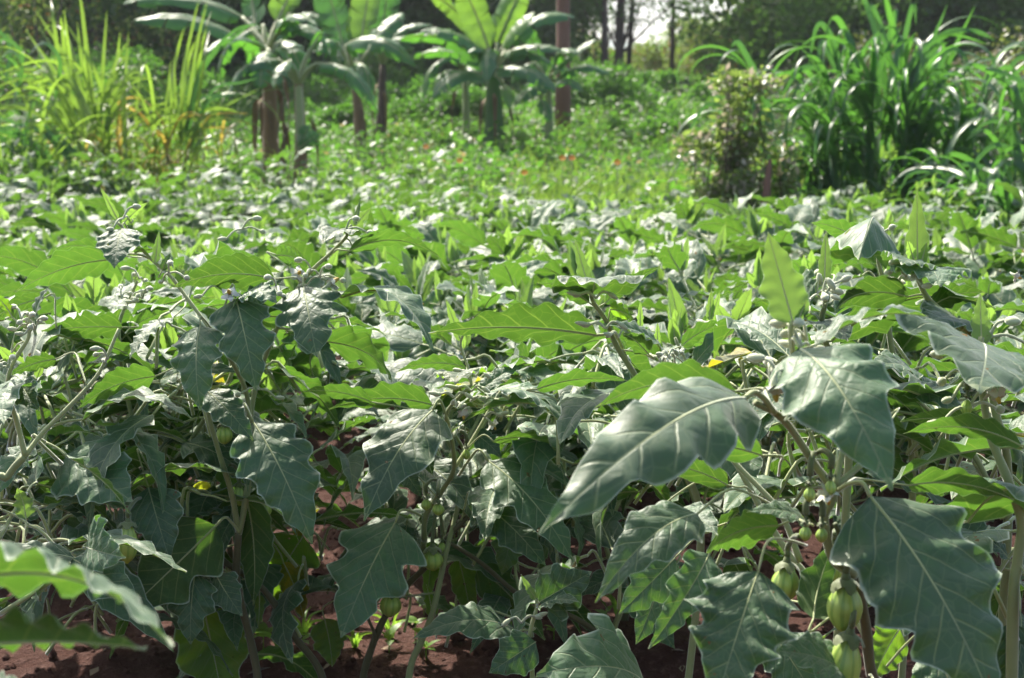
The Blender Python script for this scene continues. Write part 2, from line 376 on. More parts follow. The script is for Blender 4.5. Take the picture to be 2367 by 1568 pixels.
# field leaf variants: origin at the foot of the petiole
def leaf_variant(seed, kind, res=(16, 4)):
    rng = random.Random(seed); G = Geo()
    if kind == 'young':
        L = rng.uniform(.07, .12); W = L * rng.uniform(.30, .42); pl = rng.uniform(.008, .02)
        v, f, uv, uv2 = blade(L, W, rng.uniform(.3, .8), rng.uniform(-.06, .06), .1, .10, .15, 4, res[0], res[1], seed, 0, rng.uniform(-.3, .3), puck=.004); mats = [M['young'], M['fuzzy']]
    else:
        L = rng.uniform(.16, .25); W = L * rng.uniform(.38, .60); pl = rng.uniform(.035, .07)
        lobed = rng.random() < .5
        v, f, uv, uv2 = blade(L, W, rng.uniform(.25, .95), rng.uniform(.05, .20), rng.uniform(.1, .4), rng.uniform(.12, .22), rng.uniform(.38, .55) if lobed else rng.uniform(.10, .25),
                              rng.uniform(2.3, 3.6), res[0], res[1], seed, rng.uniform(0, .25), rng.uniform(-.5, .5), rng.uniform(-.06, .06))
        mats = [M['old'] if kind == 'old' else M['leaf'], M['fuzzy']]
    v = [(a, b + pl, c + pl * .15) for a, b, c in v]
    G.add(v, f, 0, uv, uv2)
    midrib(G, v, res[0], res[1], .0022 if kind != 'young' else .0014)
    petiole(G, Vector((0, 0, 0)), Vector(v[res[1]]), .0028, .0022, 1, .003, n=5)
    return G.mesh('leaf', mats)
LV = [leaf_variant(100 + i, 'mature') for i in range(20)]
YV = [leaf_variant(200 + i, 'young', (12, 3)) for i in range(8)]
OV = [leaf_variant(300 + i, 'old') for i in range(3)]

def fruit_mesh(r, hgt, seed):
    rng = random.Random(seed); n, k = 27, 12; v = []; uv = []; f = []
    for i in range(k + 1):
        t = i / k; z = -hgt * t
        rr = r * (math.sin(math.pi * min(1, (t * .93 + .07))) ** .55) * (1.0 + .10 * math.sin(math.pi * t)) * (.82 + .22 * t if t < .8 else .99)
        if i == k: rr = r * .12
        for j in range(n):
            a = 2 * math.pi * j / n
            q = rr * (1 + .045 * math.cos(9 * a) * (1 - t * .5))
            v.append((q * math.cos(a), q * math.sin(a), z)); uv.append((j / n, t))
    for i in range(k):
        for j in range(n): f.append((i * n + j, (i + 1) * n + j, (i + 1) * n + (j + 1) % n, i * n + (j + 1) % n))
    f.append(tuple(k * n + j for j in range(n)))
    return mesh_of('fruit', v, f, [M['fruit']], None, uv, uv)
def calyx_mesh(r, seed, big=1.0):
    rng = random.Random(seed); n = 30; v = []; f = []; G = Geo()
    for i in range(5):
        for j in range(n):
            a = 2 * math.pi * j / n; lob = .55 + .45 * abs(math.cos(2.5 * a + .4)) ** .7
            t = i / 4; rr = r * (.22 + .78 * t * lob * big); z = .006 - (t * lob) ** 2 * r * .75 + (.004 if i == 4 else 0) * rng.random()
            v.append((rr * math.cos(a), rr * math.sin(a), z + .0015))
    for i in range(4):
        for j in range(n): f.append((i * n + j, (i + 1) * n + j, (i + 1) * n + (j + 1) % n, i * n + (j + 1) % n))
    G.add(v, f); G.tube([(0, 0, .002), (0, 0, .008), (0, 0, .016)], [r * .42, r * .30, r * .18], 9)
    return G.mesh('calyx', [M['calyx']])
def add_fruit(parent, top, r, h, stalk_from, seed=0, tilt=(0, 0), name='fruit', label=None):
    m = Matrix.Translation(top) @ Matrix.Rotation(tilt[0], 4, 'X') @ Matrix.Rotation(tilt[1], 4, 'Y')
    fo = part(name, fruit_mesh(r, h, seed), parent, m, label)
    part('calyx', calyx_mesh(r, seed), fo, None)
    G = Geo(); q = m.inverted() @ stalk_from; up = Vector((0, 0, .014)); 
    mid = (q + up) * .5 + Vector((0, 0, .012))
    pts = spline([up, up + Vector((0, 0, .012)), mid, q], 4); k = len(pts)
    G.tube(pts, [.0042 - .0014 * i / (k - 1) for i in range(k)], 7, 0)
    part('pedicel', G.mesh('pedicel', [M['calyx']]), fo, None)
    return fo
def flower_mesh(seed):
    rng = random.Random(seed); G = Geo()
    for k in range(5):
        a = 2 * math.pi * k / 5; d = Vector((math.cos(a), math.sin(a), 0)); s = Vector((-math.sin(a), math.cos(a), 0)); vs = []
        for i in range(5):
            t = i / 4; wd = .0055 * math.sin(math.pi * min(.97, t * .8 + .15)); c = d * (.003 + .013 * t) + Vector((0, 0, -.004 * t + .003 * math.sin(t * 5 + k)))
            vs += [c - s * wd, c + Vector((0, 0, .0012)), c + s * wd]
        G.add(vs, [(i * 3 + j, i * 3 + j + 1, i * 3 + j + 4, i * 3 + j + 3) for i in range(4) for j in range(2)], 0)
    G.tube([(0, 0, -.001), (0, 0, .005), (0, 0, .010)], [.003, .0034, .0015], 7, 1)
    G.tube([(0, 0, -.001), (0, 0, -.006), (0, 0, -.010), (.004, 0, -.018), (.012, 0, -.020)], [.003, .0045, .003, .0012, .0012], 6, 2)
    return G.mesh('flower', [M['petal'], M['anther'], M['bud']])
FM = [flower_mesh(i) for i in range(3)]
def bud_mesh(seed):
    rng = random.Random(seed); G = Geo()
    for k in range(rng.randint(3, 5)):
        d = Vector((rng.uniform(-1, 1), rng.uniform(-1, 1), rng.uniform(-.3, .9))).normalized(); L = rng.uniform(.012, .028)
        p = d * L; e = p + Vector((d.x, d.y, -.6 + rng.random())).normalized() * rng.uniform(.008, .016)
        G.tube(spline([Vector((0, 0, 0)), d * L * .5 + Vector((0, 0, .004)), p], 3), [.0013] * 7, 5)
        mid = (p + e) * .5; r = rng.uniform(.0022, .0044)
        G.tube([p, p + (e - p) * .2, mid, p + (e - p) * .85, e], [.0013, r * .8, r, r * .65, .0006], 7)
    return G.mesh('flower_bud', [M['bud']])
BM = [bud_mesh(i) for i in range(5)]
# ------------------------------------------------------------------ procedural plants of the field
def gen_plant(seed, H):
    rng = random.Random(seed); st = []; lv = []; yl = []; bd = []; fr = []; ol = []
    def leaf(p, az, up, sc, lst, jitter=.25):
        d = Vector((math.cos(az), math.sin(az), up)).normalized()
        n = Vector((rng.gauss(0, jitter), rng.gauss(0, jitter), .66)) + SUN * .72
        m = frame(p, p + d, n); lst.append(m @ Matrix.Scale(sc, 4))
    def grow(p, d, L, r, lvl, az):
        pts = [p]; dd = d.copy(); n = 5
        for i in range(n):
            dd = (dd + Vector((rng.gauss(0, .10), rng.gauss(0, .10), .07 if lvl else 0))).normalized(); pts.append(pts[-1] + dd * L / n)
        r2 = r * (.68 if lvl < 2 else .45)
        st.append((pts, [r + (r2 - r) * i / n for i in range(n + 1)], lvl))
        e = pts[-1]; a = rng.uniform(0, 6.28)
        for i in range(1, n + 1):
            if lvl == 0 and i < 3: continue
            if rng.random() < (.92 if lvl else .6):
                a += 2.4 + rng.gauss(0, .3); up = rng.uniform(-.45, .35) + .18 * lvl
                big = 1.22 if lvl < 2 else rng.uniform(.8, 1.18)
                if lvl == 0 and rng.random() < .12: leaf(pts[i], a, -.5, .85, ol)
                else:
                    leaf(pts[i], a, up, big * rng.uniform(.85, 1.12), lv)
                    if lvl == 1 and rng.random() < .7: leaf(pts[i], a + 2, up - .25, big * rng.uniform(.8, 1.05), lv)
        if lvl == 2:
            for k in range(rng.randint(3, 5)):
                leaf(e, rng.uniform(0, 6.28), rng.uniform(.9, 4.5), rng.uniform(.75, 1.35), yl, .6)
            bd.append(e + Vector((rng.uniform(-.01, .01), rng.uniform(-.01, .01), 0)))
            bd.append(pts[3] + Vector((rng.uniform(-.01, .01), 0, 0)))
        else:
            k = 3 if (lvl == 0 or rng.random() < .3) else 2; a0 = rng.uniform(0, 6.28)
            for q in range(k):
                aa = a0 + 2 * math.pi * q / k + rng.gauss(0, .3); tl = rng.uniform(.55, .95)
                nd = (dd + Vector((math.cos(aa), math.sin(aa), 0)) * tl).normalized()
                grow(e, nd, H * (.34 if lvl == 0 else .27) * rng.uniform(.85, 1.15), r2, lvl + 1, aa)
            if lvl == 1: fr.append(e)
    grow(Vector((0, 0, -.03)), Vector((rng.gauss(0, .12), rng.gauss(0, .12), 1)).normalized(), H * .36, .0105, 0, 0)
    return st, lv, yl, bd, fr, ol
def stems_mesh(st, name, lv, mats, n=6):
    G = Geo()
    for pts, rad, l in st:
        if l in lv: G.tube(spline(pts, 2), np.interp(np.linspace(0, len(pts) - 1, (len(pts) - 1) * 2 + 1), range(len(pts)), rad), n, 0)
    return G.mesh(name, mats)
def near_plant(seed, H, loc, label, group, rz=0):
    st, lv, yl, bd, fr, ol = gen_plant(seed, H); rng = random.Random(seed + 7)
    r = thing('garden_egg_plant', label, 'plant', loc, group); r.rotation_euler.z = rz
    part('main_stem', stems_mesh(st, 'main_stem', (0,), [M['woody']], 8), r)
    for s_ in st:
        if s_[2] == 1: part('branch', stems_mesh([s_], 'branch', (1,), [M['stem']]), r)
        if s_[2] == 2: part('shoot', stems_mesh([s_], 'shoot', (2,), [M['fuzzy']]), r)
    for m in lv: part('leaf', rng.choice(LV), r, m)
    for m in ol: part('leaf', rng.choice(OV), r, m, 'yellowing leaf')
    for m in yl: part('leaf', rng.choice(YV), r, m)
    for i, p in enumerate(bd):
        part('flower_bud' if i % 3 else 'flower', rng.choice(BM) if i % 3 else rng.choice(FM), r, Matrix.Translation(p) @ Matrix.Rotation(rng.uniform(0, 6), 4, 'Z') @ Matrix.Rotation(rng.uniform(.3, 2), 4, 'X'))
    for p in fr:
        if rng.random() < .5: add_fruit(r, p + Vector((rng.uniform(-.03, .03), rng.uniform(-.03, .03), -.035)), rng.uniform(.014, .022), rng.uniform(.035, .055), p, seed)
    return r
def far_plant(seed, H, loc, label, group, rz=0):
    st, lv, yl, bd, fr, ol = gen_plant(seed, H); rng = random.Random(seed + 7)
    r = thing('garden_egg_plant', label, 'plant', loc, group); r.rotation_euler.z = rz
    part('stem', stems_mesh(st, 'stem', (0, 1, 2), [M['stem']], 4), r)
    vs = []; fs = []; mi = []; u1 = []; u2 = []; off = 0
    for lst, pool, mm in ((lv, FV, 0), (yl, FY, 1), (ol, FV, 2)):
        for m in lst:
            v, f, uv, uv2 = rng.choice(pool); A = np.array(m); w_ = np.array(v) @ A[:3, :3].T + A[:3, 3]
            vs.append(w_); fs.append(np.array(f) + off); off += len(v); mi += [mm] * len(f); u1.append(np.array(uv)); q = np.array(uv2); q[:, 1] = rng.random(); u2.append(q)
    me = mesh_of('foliage', np.concatenate(vs), np.concatenate(fs), [M['leaf'], M['young'], M['old']], mi, np.concatenate(u1), np.concatenate(u2))
    part('foliage', me, r, kind='stuff')
    return r
def low(seed, young):
    rng = random.Random(seed)
    L = rng.uniform(.07, .12) if young else rng.uniform(.15, .24); W = L * (.36 if young else rng.uniform(.4, .62)); pl = .012 if young else rng.uniform(.035, .07)
    v, f, uv, uv2 = blade(L, W, rng.uniform(.25, .95), rng.uniform(.04, .2), .25, .18, rng.uniform(.1, .5), 3, 9, 2, seed, rng.uniform(0, .2), rng.uniform(-.5, .5))
    return [(a, b + pl, c) for a, b, c in v], f, uv, uv2
FV = [low(400 + i, False) for i in range(12)]; FY = [low(450 + i, True) for i in range(4)]

LAND = ['at the left edge below the arching yellow grass', 'in line with the tallest upright cane', 'in line with the second upright cane clump', 'in line with the brown banana stem',
        'in line with the banana plants left of centre', 'in line with the gap left of the vine-covered banana', 'in line with the central bright banana plant', 'in line with the red-brown trunk',
        'in line with the two dark trunks', 'in line with the speckled shrub', 'in line with the left half of the tall grass', 'in line with the right half of the tall grass', 'at the right edge below the arching grass']
ORD = ['second', 'third', 'fourth', 'fifth', 'sixth', 'seventh', 'eighth', 'ninth', 'tenth', 'eleventh', 'twelfth', 'thirteenth', 'fourteenth', 'fifteenth', 'sixteenth', 'farthest']
ADJ = ['leafy', 'bushy', 'upright', 'spreading', 'tall', 'dense']
def field():
    rng = random.Random(11); protoN = []; protoF = []
    y = 3.55; row = 0; used = {}
    spots = []
    while y < 17.2:
        half = .37 * y + .5; sp = .46 + .012 * y; x = -half + rng.uniform(0, sp)
        while x < half:
            yy = y + rng.gauss(0, .10); xx = x + rng.gauss(0, .06); px = CX + xx / yy * FPX; ok = True
            if yy > 12.2 and px > 1250 and px < 1700: ok = False        # weedy grass starts earlier here
            if yy > 13.2 and px > 1000 and px < 1800: ok = False
            if yy > 14.3 and px < 1000: ok = False
            if yy > 14.8 and px > 2350 or yy > 15 and 560 < px < 700: ok = False
            if yy > 11.2 and 1760 < px < 2367: ok = False               # tall grass clump stands here
            if ok: spots.append((xx, yy, px, row))
            x += sp * rng.uniform(.85, 1.15)
        y += .70; row += 1
    for xx, yy, px, row in spots:
        b = int(min(12, max(0, px // 190)))
        near = yy < 7.6
        hs = rng.uniform(.86, 1.10)
        if -120 < px < 2490:
            lab = '%s row garden egg plant %s' % (ORD[min(row, 15)], LAND[b]); key = (row, b); k = used.get(key, 0); used[key] = k + 1
            if k == 1: lab = 'right-hand ' + lab
            elif k > 1: lab = 'further right ' + lab
        else: lab = 'garden egg plant just outside the ' + ('left' if px < 0 else 'right') + ' edge of the picture, in the %s row' % ORD[min(row, 15)]
        grp = 'garden egg plants in rows across the field'
        pool = protoN if near else protoF; loc = (xx, yy, float(gzn(xx, yy)))
        if len(pool) < 7:
            o = (near_plant if near else far_plant)((1000 if near else 2000) + len(pool) * 13, .87, loc, lab, grp, rng.uniform(0, .1)); pool.append(o)
        else:
            o = copy_tree(rng.choice(pool)); o.location = loc; o['label'] = lab
            o.rotation_euler.z = rng.uniform(-.5, .5) + (math.pi if rng.random() < .35 else 0)
        o.scale = (hs * 1.05, hs * 1.05, hs)
field()
# ------------------------------------------------------------------ the near plants, leaf by leaf
NRM = {'T': (0, -.55, .83), 'F': (0, -1, .30), 'U': (0, .28, 1), 'V': (0, .8, .55), 'B': (.05, 1, .1), 'L': (-.5, -.6, .6), 'R': (.5, -.6, .6)}
def root_of(px, py, Y): 
    p = P(px, py, Y); x = p.x; return Vector((x, Y, float(gz(x, Y)) - .02))
class Hero:
    def __init__(s, label, root, group='garden egg plants standing nearest'):
        s.r = thing('garden_egg_plant', label, 'plant', root, group); s.o = Vector(root); s.n = 0; s.seed = abs(hash((round(root[0] * 997), round(root[1] * 991)))) % 9973
        s.rng = random.Random(s.seed)
    def stem(s, pts, r0, r1, name='branch', mat='stem', ground=False):
        w_ = [P(*p) for p in pts]
        if ground: w_ = [s.o + Vector((0, 0, -.02))] + w_
        w_ = spline([p - s.o for p in w_], 6); k = len(w_); G = Geo()
        G.tube(w_, [(r0 + (r1 - r0) * i / (k - 1)) * .86 * (1 + .05 * math.sin(i * 1.3)) for i in range(k)], 10, 0)
        part(name, G.mesh(name, [M[mat]]), s.r)
    def leaf(s, base, tip, ratio, nk='T', node=None, fold=.3, arch=.10, lobe=.25, nl=3.0, wave=.11, mat='leaf', curl=.15, td=0.0, tw=0.0, sk=0.0, label=None, pk=.011):
        s.n += 1; b = P(*base) - s.o; t = P(*tip) - s.o; L = (t - b).length; nrm = Vector(NRM[nk]) if isinstance(nk, str) else Vector(nk)
        n, h = 34, 9
        m = frame(b, t, nrm); W = L * ratio
        v, f, uv, uv2 = blade(L, W, fold, arch, curl, wave, lobe, nl, n, h, s.seed + s.n * 31, td, tw, sk, 0.0, pk)
        v = [tuple(m @ Vector(p)) for p in v]
        G = Geo(); G.add(v, f, 0, uv, uv2)
        zz = m.to_3x3() @ Vector((0, 0, 1)); rr = max(.0012, L * .0085)
        pts = [Vector(v[i * (2 * h + 1) + h]) - zz * rr * .35 for i in range(n + 1)]
        G.tube(pts, [max(rr * (1 - i / n) ** .8, .0004) for i in range(n + 1)], 5, 1, False)
        if node is not None:
            q = P(*node) - s.o; d = (t - b).normalized(); c = b - d * (b - q).length * .35
            pp = spline([q, (q + c) * .5 + Vector((0, 0, .004)), c, Vector(v[h])], 4) if (b - q).length > .03 else [q, Vector(v[h])]
            k = len(pp); G.tube(pp, [rr * 1.35 - rr * .3 * i / (k - 1) for i in range(k)], 7, 1)
        part('leaf', G.mesh('leaf', [M[mat], M['fuzzy']]), s.r, None, label)
    def young(s, base, tip, ratio, nk='B', **k):
        k.setdefault('fold', .25); k.setdefault('arch', .02); k.setdefault('lobe', .22); k.setdefault('nl', 3.5); k.setdefault('wave', .04); k.setdefault('pk', .004)
        s.leaf(base, tip, ratio, nk, mat='young', **k)
    def bud(s, p, sc=1.2, i=0):
        part('flower_bud', BM[(s.n + i) % 5], s.r, Matrix.Translation(P(*p) - s.o) @ Matrix.Rotation(s.rng.uniform(0, 6), 4, 'Z') @ Matrix.Scale(sc, 4))
    def flower(s, p, rot=(1.6, 0), sc=1.3):
        sc *= .75
        part('flower', FM[s.n % 3], s.r, Matrix.Translation(P(*p) - s.o) @ Matrix.Rotation(rot[1], 4, 'Z') @ Matrix.Rotation(rot[0], 4, 'X') @ Matrix.Scale(sc, 4))
    def fruit(s, p, r_px, h_px, stalk, tilt=(0, 0), label=None):
        sc = p[2] / FPX; add_fruit(s.r, P(*p) - s.o, r_px * sc, h_px * sc, P(*stalk) - s.o, s.seed + s.n, tilt, 'fruit', label)
    def fill(s, px0, px1, py0, py1, Y0, Y1, n, mats=('leaf',)):
        """leaves low and inside the plant, on petioles from its branches"""
        for k in range(n):
            px, py, Y = s.rng.uniform(px0, px1), s.rng.uniform(py0, py1), s.rng.uniform(Y0, Y1)
            p = P(px, py, Y) - s.o; a = s.rng.uniform(0, 6.28); d = Vector((math.cos(a), math.sin(a), s.rng.uniform(-.8, .3))).normalized()
            nn = Vector((s.rng.gauss(0, .4), s.rng.gauss(0, .4), .6)) + SUN * .8
            m = frame(p, p + d, nn) @ Matrix.Scale(s.rng.uniform(.75, 1.1), 4)
            part('leaf', s.rng.choice(OV) if s.rng.random() < .02 else s.rng.choice(LV), s.r, m)
            G = Geo(); q = p + Vector((0, 0, -.02)) - d * .05 + Vector((s.rng.gauss(0, .03), s.rng.gauss(0, .03), -.06))
            G.tube(spline([p, p - d * .03 + Vector((0, 0, -.008)), q], 3), [.0026, .0027, .0028, .003, .0032, .0034, .0036], 5, 0)
            part('side_shoot', G.mesh('side_shoot', [M['fuzzy']]), s.r)

# --- H1: the big plant at the right
h = Hero('largest nearest garden egg plant, with two ripe ribbed fruits and one giant drooping leaf', root_of(2030, 1568, 1.82))
h.stem([(2060, 1700, 1.80), (2015, 1560, 1.76), (2000, 1440, 1.74), (1975, 1330, 1.70)], .0085, .0072, 'main_stem', 'woody', True)
h.stem([(1975, 1330, 1.70), (1925, 1290, 1.68), (1905, 1200, 1.67), (1925, 1140, 1.66), (1880, 1070, 1.64), (1812, 972, 1.62), (1745, 930, 1.60)], .0072, .0042)
h.stem([(1812, 972, 1.62), (1824, 900, 1.62), (1835, 862, 1.62), (1828, 770, 1.60), (1832, 742, 1.60)], .0042, .0032, mat='fuzzy')
h.stem([(1930, 1125, 1.66), (1950, 1040, 1.68), (1982, 968, 1.70), (1990, 900, 1.74)], .0046, .0036)
h.stem([(1930, 1125, 1.66), (2010, 1060, 1.70), (2060, 1020, 1.74)], .0045, .0032)
h.stem([(2015, 1560, 1.78), (1985, 1440, 1.84), (1830, 1290, 1.88), (1690, 1050, 1.94), (1640, 960, 1.98)], .0064, .0038)
h.stem([(1850, 1300, 1.84), (1800, 1180, 1.86), (1690, 1060, 1.9), (1560, 900, 1.95)], .005, .003)
h.leaf((1850, 806, 1.58), (2062, 1118, 1.42), .62, (-.15, -.8, .65), (1832, 862, 1.62), fold=.22, arch=.16, lobe=.16, curl=.32, wave=.14, td=.05, label='broad leaf drooping over the flowers')
h.leaf((1722, 921, 1.58), (1245, 1236, 1.33), .36, (.15, -.62, .8), (1790, 955, 1.61), fold=.25, arch=.13, lobe=.22, nl=4, wave=.20, curl=.35, label='long leaf reaching towards the centre')
h.leaf((1700, 905, 1.72), (1375, 944, 1.72), .42, 'V', (1780, 935, 1.64), fold=.45, arch=.17, lobe=.12, wave=.07)
h.leaf((2012, 1148, 1.62), (2300, 1640, 1.50), .72, (.25, -1, .42), (1930, 1138, 1.66), fold=.14, arch=.09, lobe=.26, nl=3.3, curl=.2, wave=.12, label='giant dark leaf hanging low with pale veins')
h.leaf((1752, 1322, 1.58), (1655, 1625, 1.50), .82, (-.2, -1, .45), (1865, 1262, 1.66), fold=.14, arch=.07, lobe=.28, nl=4.2, wave=.17, curl=.1, pk=.02, label='grey puckered leaf facing forward')
h.leaf((1612, 1188, 1.70), (1378, 1372, 1.62), .50, (.1, -.6, .8), (1790, 1170, 1.80), fold=.35, arch=.20, lobe=.14, wave=.10, curl=.2, td=.12)
h.leaf((1800, 1215, 1.72), (1632, 1280, 1.68), .72, 'V', (1868, 1215, 1.68), fold=.3, arch=.12, lobe=.08, wave=.07)
h.leaf((1862, 1205, 1.72), (1726, 1184, 1.68), .42, 'T', (1880, 1215, 1.70), fold=.3, arch=.12, lobe=.1)
h.leaf((1762, 1053, 1.78), (1480, 1040, 1.72), .36, 'V', (1800, 1100, 1.84), fold=.4, arch=.10, lobe=.14)
h.leaf((1683, 1122, 1.86), (1470, 1078, 1.82), .36, 'V', (1740, 1140, 1.88), fold=.4, arch=.12, lobe=.14)
h.leaf((1925, 1030, 1.74), (1815, 972, 1.58), .62, 'T', (1935, 1075, 1.68), fold=.3, arch=.22, lobe=.05, wave=.06)
h.leaf((1884, 800, 1.60), (2144, 732, 1.62), .48, (0, .1, 1), (1845, 870, 1.62), fold=.62, arch=.12, lobe=.16, wave=.14)
h.leaf((2098, 1122, 1.82), (2345, 1156, 1.78), .42, 'V', (1950, 1125, 1.70), fold=.4, arch=.12, lobe=.12)
h.leaf((1640, 1280, 1.9), (1500, 1500, 1.8), .42, (.3, -.8, .5), (1760, 1230, 1.9), fold=.4, arch=.1, lobe=.3, mat='leaf', wave=.2, label='narrow wavy leaf hanging low')
h.leaf((1960, 1560, 1.66), (1790, 1505, 1.62), .8, 'T', (2010, 1560, 1.75), fold=.3, arch=.1, lobe=.2)
h.leaf((2080, 1452, 1.9), (2020, 1568, 1.84), .7, 'B', (2090, 1400, 1.9), fold=.3, arch=.05, lobe=.12, mat='glow')
h.leaf((2130, 1400, 2.0), (2036, 1492, 1.9), .55, 'T', (2150, 1380, 2.0), fold=.3, arch=.1, lobe=.15)
h.leaf((2150, 1500, 1.75), (2240, 1680, 1.70), .85, (.1, -1, .4), (2050, 1540, 1.78), fold=.2, arch=.1, lobe=.2)
h.leaf((1790, 1470, 1.9), (1900, 1640, 1.86), .8, 'F', (1960, 1420, 1.76), fold=.25, lobe=.2)
h.leaf((1880, 1430, 1.72), (1930, 1250, 1.8), .5, 'B', (1975, 1400, 1.74), fold=.3, lobe=.1)
h.leaf((1560, 1290, 2.0), (1430, 1420, 1.95), .7, 'F', (1680, 1210, 1.95), fold=.2, lobe=.35)
h.leaf((1530, 1340, 2.05), (1470, 1490, 2.0), .6, 'F', (1640, 1230, 1.95), fold=.2, lobe=.35)
h.leaf((1560, 1180, 2.0), (1660, 1240, 1.9), .6, 'T', (1640, 1100, 1.97), fold=.3, lobe=.2)
h.leaf((2040, 975, 1.9), (1960, 1040, 1.85), .7, 'V', (2010, 1060, 1.8), fold=.3, lobe=.2)
h.young((1834, 748, 1.60), (1775, 536, 1.62), .52, 'B', fold=.15, lobe=.26, label='young leaf standing upright')
h.young((1838, 760, 1.60), (1862, 700, 1.60), .35, 'B')
h.fruit((1955, 1352, 1.68), 41, 118, (1930, 1210, 1.67), (.05, 0), 'ribbed green fruit')
h.fruit((1962, 1478, 1.66), 41, 150, (1975, 1385, 1.70), (.05, .15), 'longer fruit turning yellow')
h.fruit((1818, 1312, 1.78), 33, 84, (1850, 1240, 1.72), (0, .05))
h.fruit((1928, 1290, 1.80), 22, 60, (1930, 1235, 1.75), (0, 0))
h.fruit((1645, 1092, 1.92), 14, 34, (1650, 1055, 1.92))
for q in ((1872, 1128, 1.62), (1920, 1112, 1.62), (1862, 1218, 1.62), (1900, 1222, 1.63)): h.fruit(q, 14, 34, (1885, 1050, 1.64) if q[1] < 1200 else (1885, 1150, 1.64))
h.flower((1792, 905, 1.54), (2.9, .4), 1.5); h.flower((1860, 912, 1.7), (2.6, 1), 1.5); h.flower((1912, 1150, 1.62), (2.8, 2), 1.2)
for q in ((1850, 800, 1.6), (1865, 788, 1.62), (1800, 880, 1.58), (1780, 890, 1.6), (1890, 905, 1.7), (1640, 990, 2)): h.bud(q, 1.5)

# --- H2 far right edge plant
h = Hero('garden egg plant cut by the right edge, thick bare stem and shiny forward leaf', root_of(2370, 1568, 1.95))
h.stem([(2340, 1480, 1.92), (2352, 1300, 1.92), (2362, 1210, 1.92), (2330, 1110, 1.92), (2290, 1010, 1.93), (2270, 900, 1.94), (2262, 850, 1.94), (2268, 780, 1.95)], .0095, .0045, 'main_stem', 'stem', True)
h.leaf((2258, 800, 1.94), (2262, 905, 1.66), .95, (.1, -.75, .75), (2268, 860, 1.94), fold=.12, arch=.08, lobe=.15, curl=.1, wave=.08, label='broad shiny leaf pointing forward')
h.leaf((2360, 1030, 1.8), (2088, 1003, 1.86), .35, 'V', (2400, 1100, 1.85), fold=.5, arch=.15, lobe=.1)
h.leaf((2290, 990, 1.94), (2080, 975, 1.98), .4, 'V', (2290, 1010, 1.93), fold=.4, arch=.1, lobe=.15)
h.leaf((2300, 880, 1.94), (2460, 930, 1.9), .5, 'U', (2272, 890, 1.94), fold=.5)
h.leaf((2330, 1290, 2.0), (2250, 1230, 2.0), .5, 'T', (2352, 1300, 1.92), fold=.3)
h.leaf((2380, 1340, 1.9), (2500, 1500, 1.9), .6, 'F', (2352, 1300, 1.92))
h.leaf((2340, 1440, 2.1), (2330, 1620, 2.1), .7, 'F', (2345, 1400, 1.95))
h.young((2270, 800, 1.95), (2266, 678, 1.97), .42)
h.flower((2305, 915, 1.9), (2.5, .2), 1.5); h.flower((2352, 640, 2.4), (2, 1), 1)
for q in ((2240, 880, 1.92), (2225, 860, 1.95), (2285, 780, 1.96), (2240, 940, 1.92)): h.bud(q, 1.7)
h.fruit((2235, 925, 1.92), 13, 38, (2262, 880, 1.94))
h.fill(2180, 2420, 1000, 1400, 2.0, 2.3, 16)

# --- H3 plant with the tall upright leaf
h = Hero('garden egg plant whose tall upright young leaf rises above the field at right', root_of(2290, 1500, 2.25))
h.stem([(2330, 1200, 2.22), (2300, 950, 2.18), (2260, 800, 2.15), (2210, 745, 2.12), (2148, 695, 2.10), (2122, 640, 2.08), (2120, 600, 2.08)], .0085, .0035, 'main_stem', 'stem', True)
h.stem([(2320, 1200, 2.22), (2250, 1050, 2.25), (2160, 960, 2.3), (2090, 900, 2.35)], .006, .003)
h.young((2122, 640, 2.08), (2120, 440, 2.10), .30, 'B', fold=.12, label='tall upright young leaf')
h.young((2112, 600, 2.08), (2098, 555, 2.07), .5, 'B'); h.young((2130, 610, 2.08), (2142, 560, 2.07), .5, 'B')
h.leaf((2100, 686, 2.08), (1928, 722, 2.05), .55, 'V', (2148, 697, 2.10), fold=.35, arch=.22, lobe=.08, wave=.05)
h.leaf((2145, 715, 2.12), (2278, 676, 2.12), .62, 'V', (2165, 715, 2.11), fold=.4, arch=.15, lobe=.12)
h.leaf((2135, 625, 2.1), (2172, 662, 1.98), .95, 'T', (2128, 650, 2.09), fold=.15, arch=.1, lobe=.1)
h.leaf((2112, 625, 2.1), (2086, 612, 2.0), .8, 'T', (2122, 650, 2.09), fold=.15, arch=.1, lobe=.1)
h.leaf((2090, 745, 2.2), (1990, 760, 2.1), .6, 'U', (2200, 745, 2.12), fold=.4)
h.leaf((2235, 770, 2.14), (2133, 752, 1.98), .62, 'T', (2258, 800, 2.15), fold=.2, arch=.1, lobe=.2)
h.leaf((2120, 870, 2.3), (2010, 850, 2.2), .6, 'T', (2160, 930, 2.3), lobe=.3)
h.leaf((2100, 900, 2.3), (2230, 960, 2.2), .6, 'T', (2150, 930, 2.3), lobe=.3)
for q in ((2106, 648, 2.06), (2196, 762, 2.08), (2215, 775, 2.08), (2095, 642, 2.07)): h.bud(q, 1.5)
h.fill(2100, 2400, 850, 1150, 2.3, 2.7, 18)

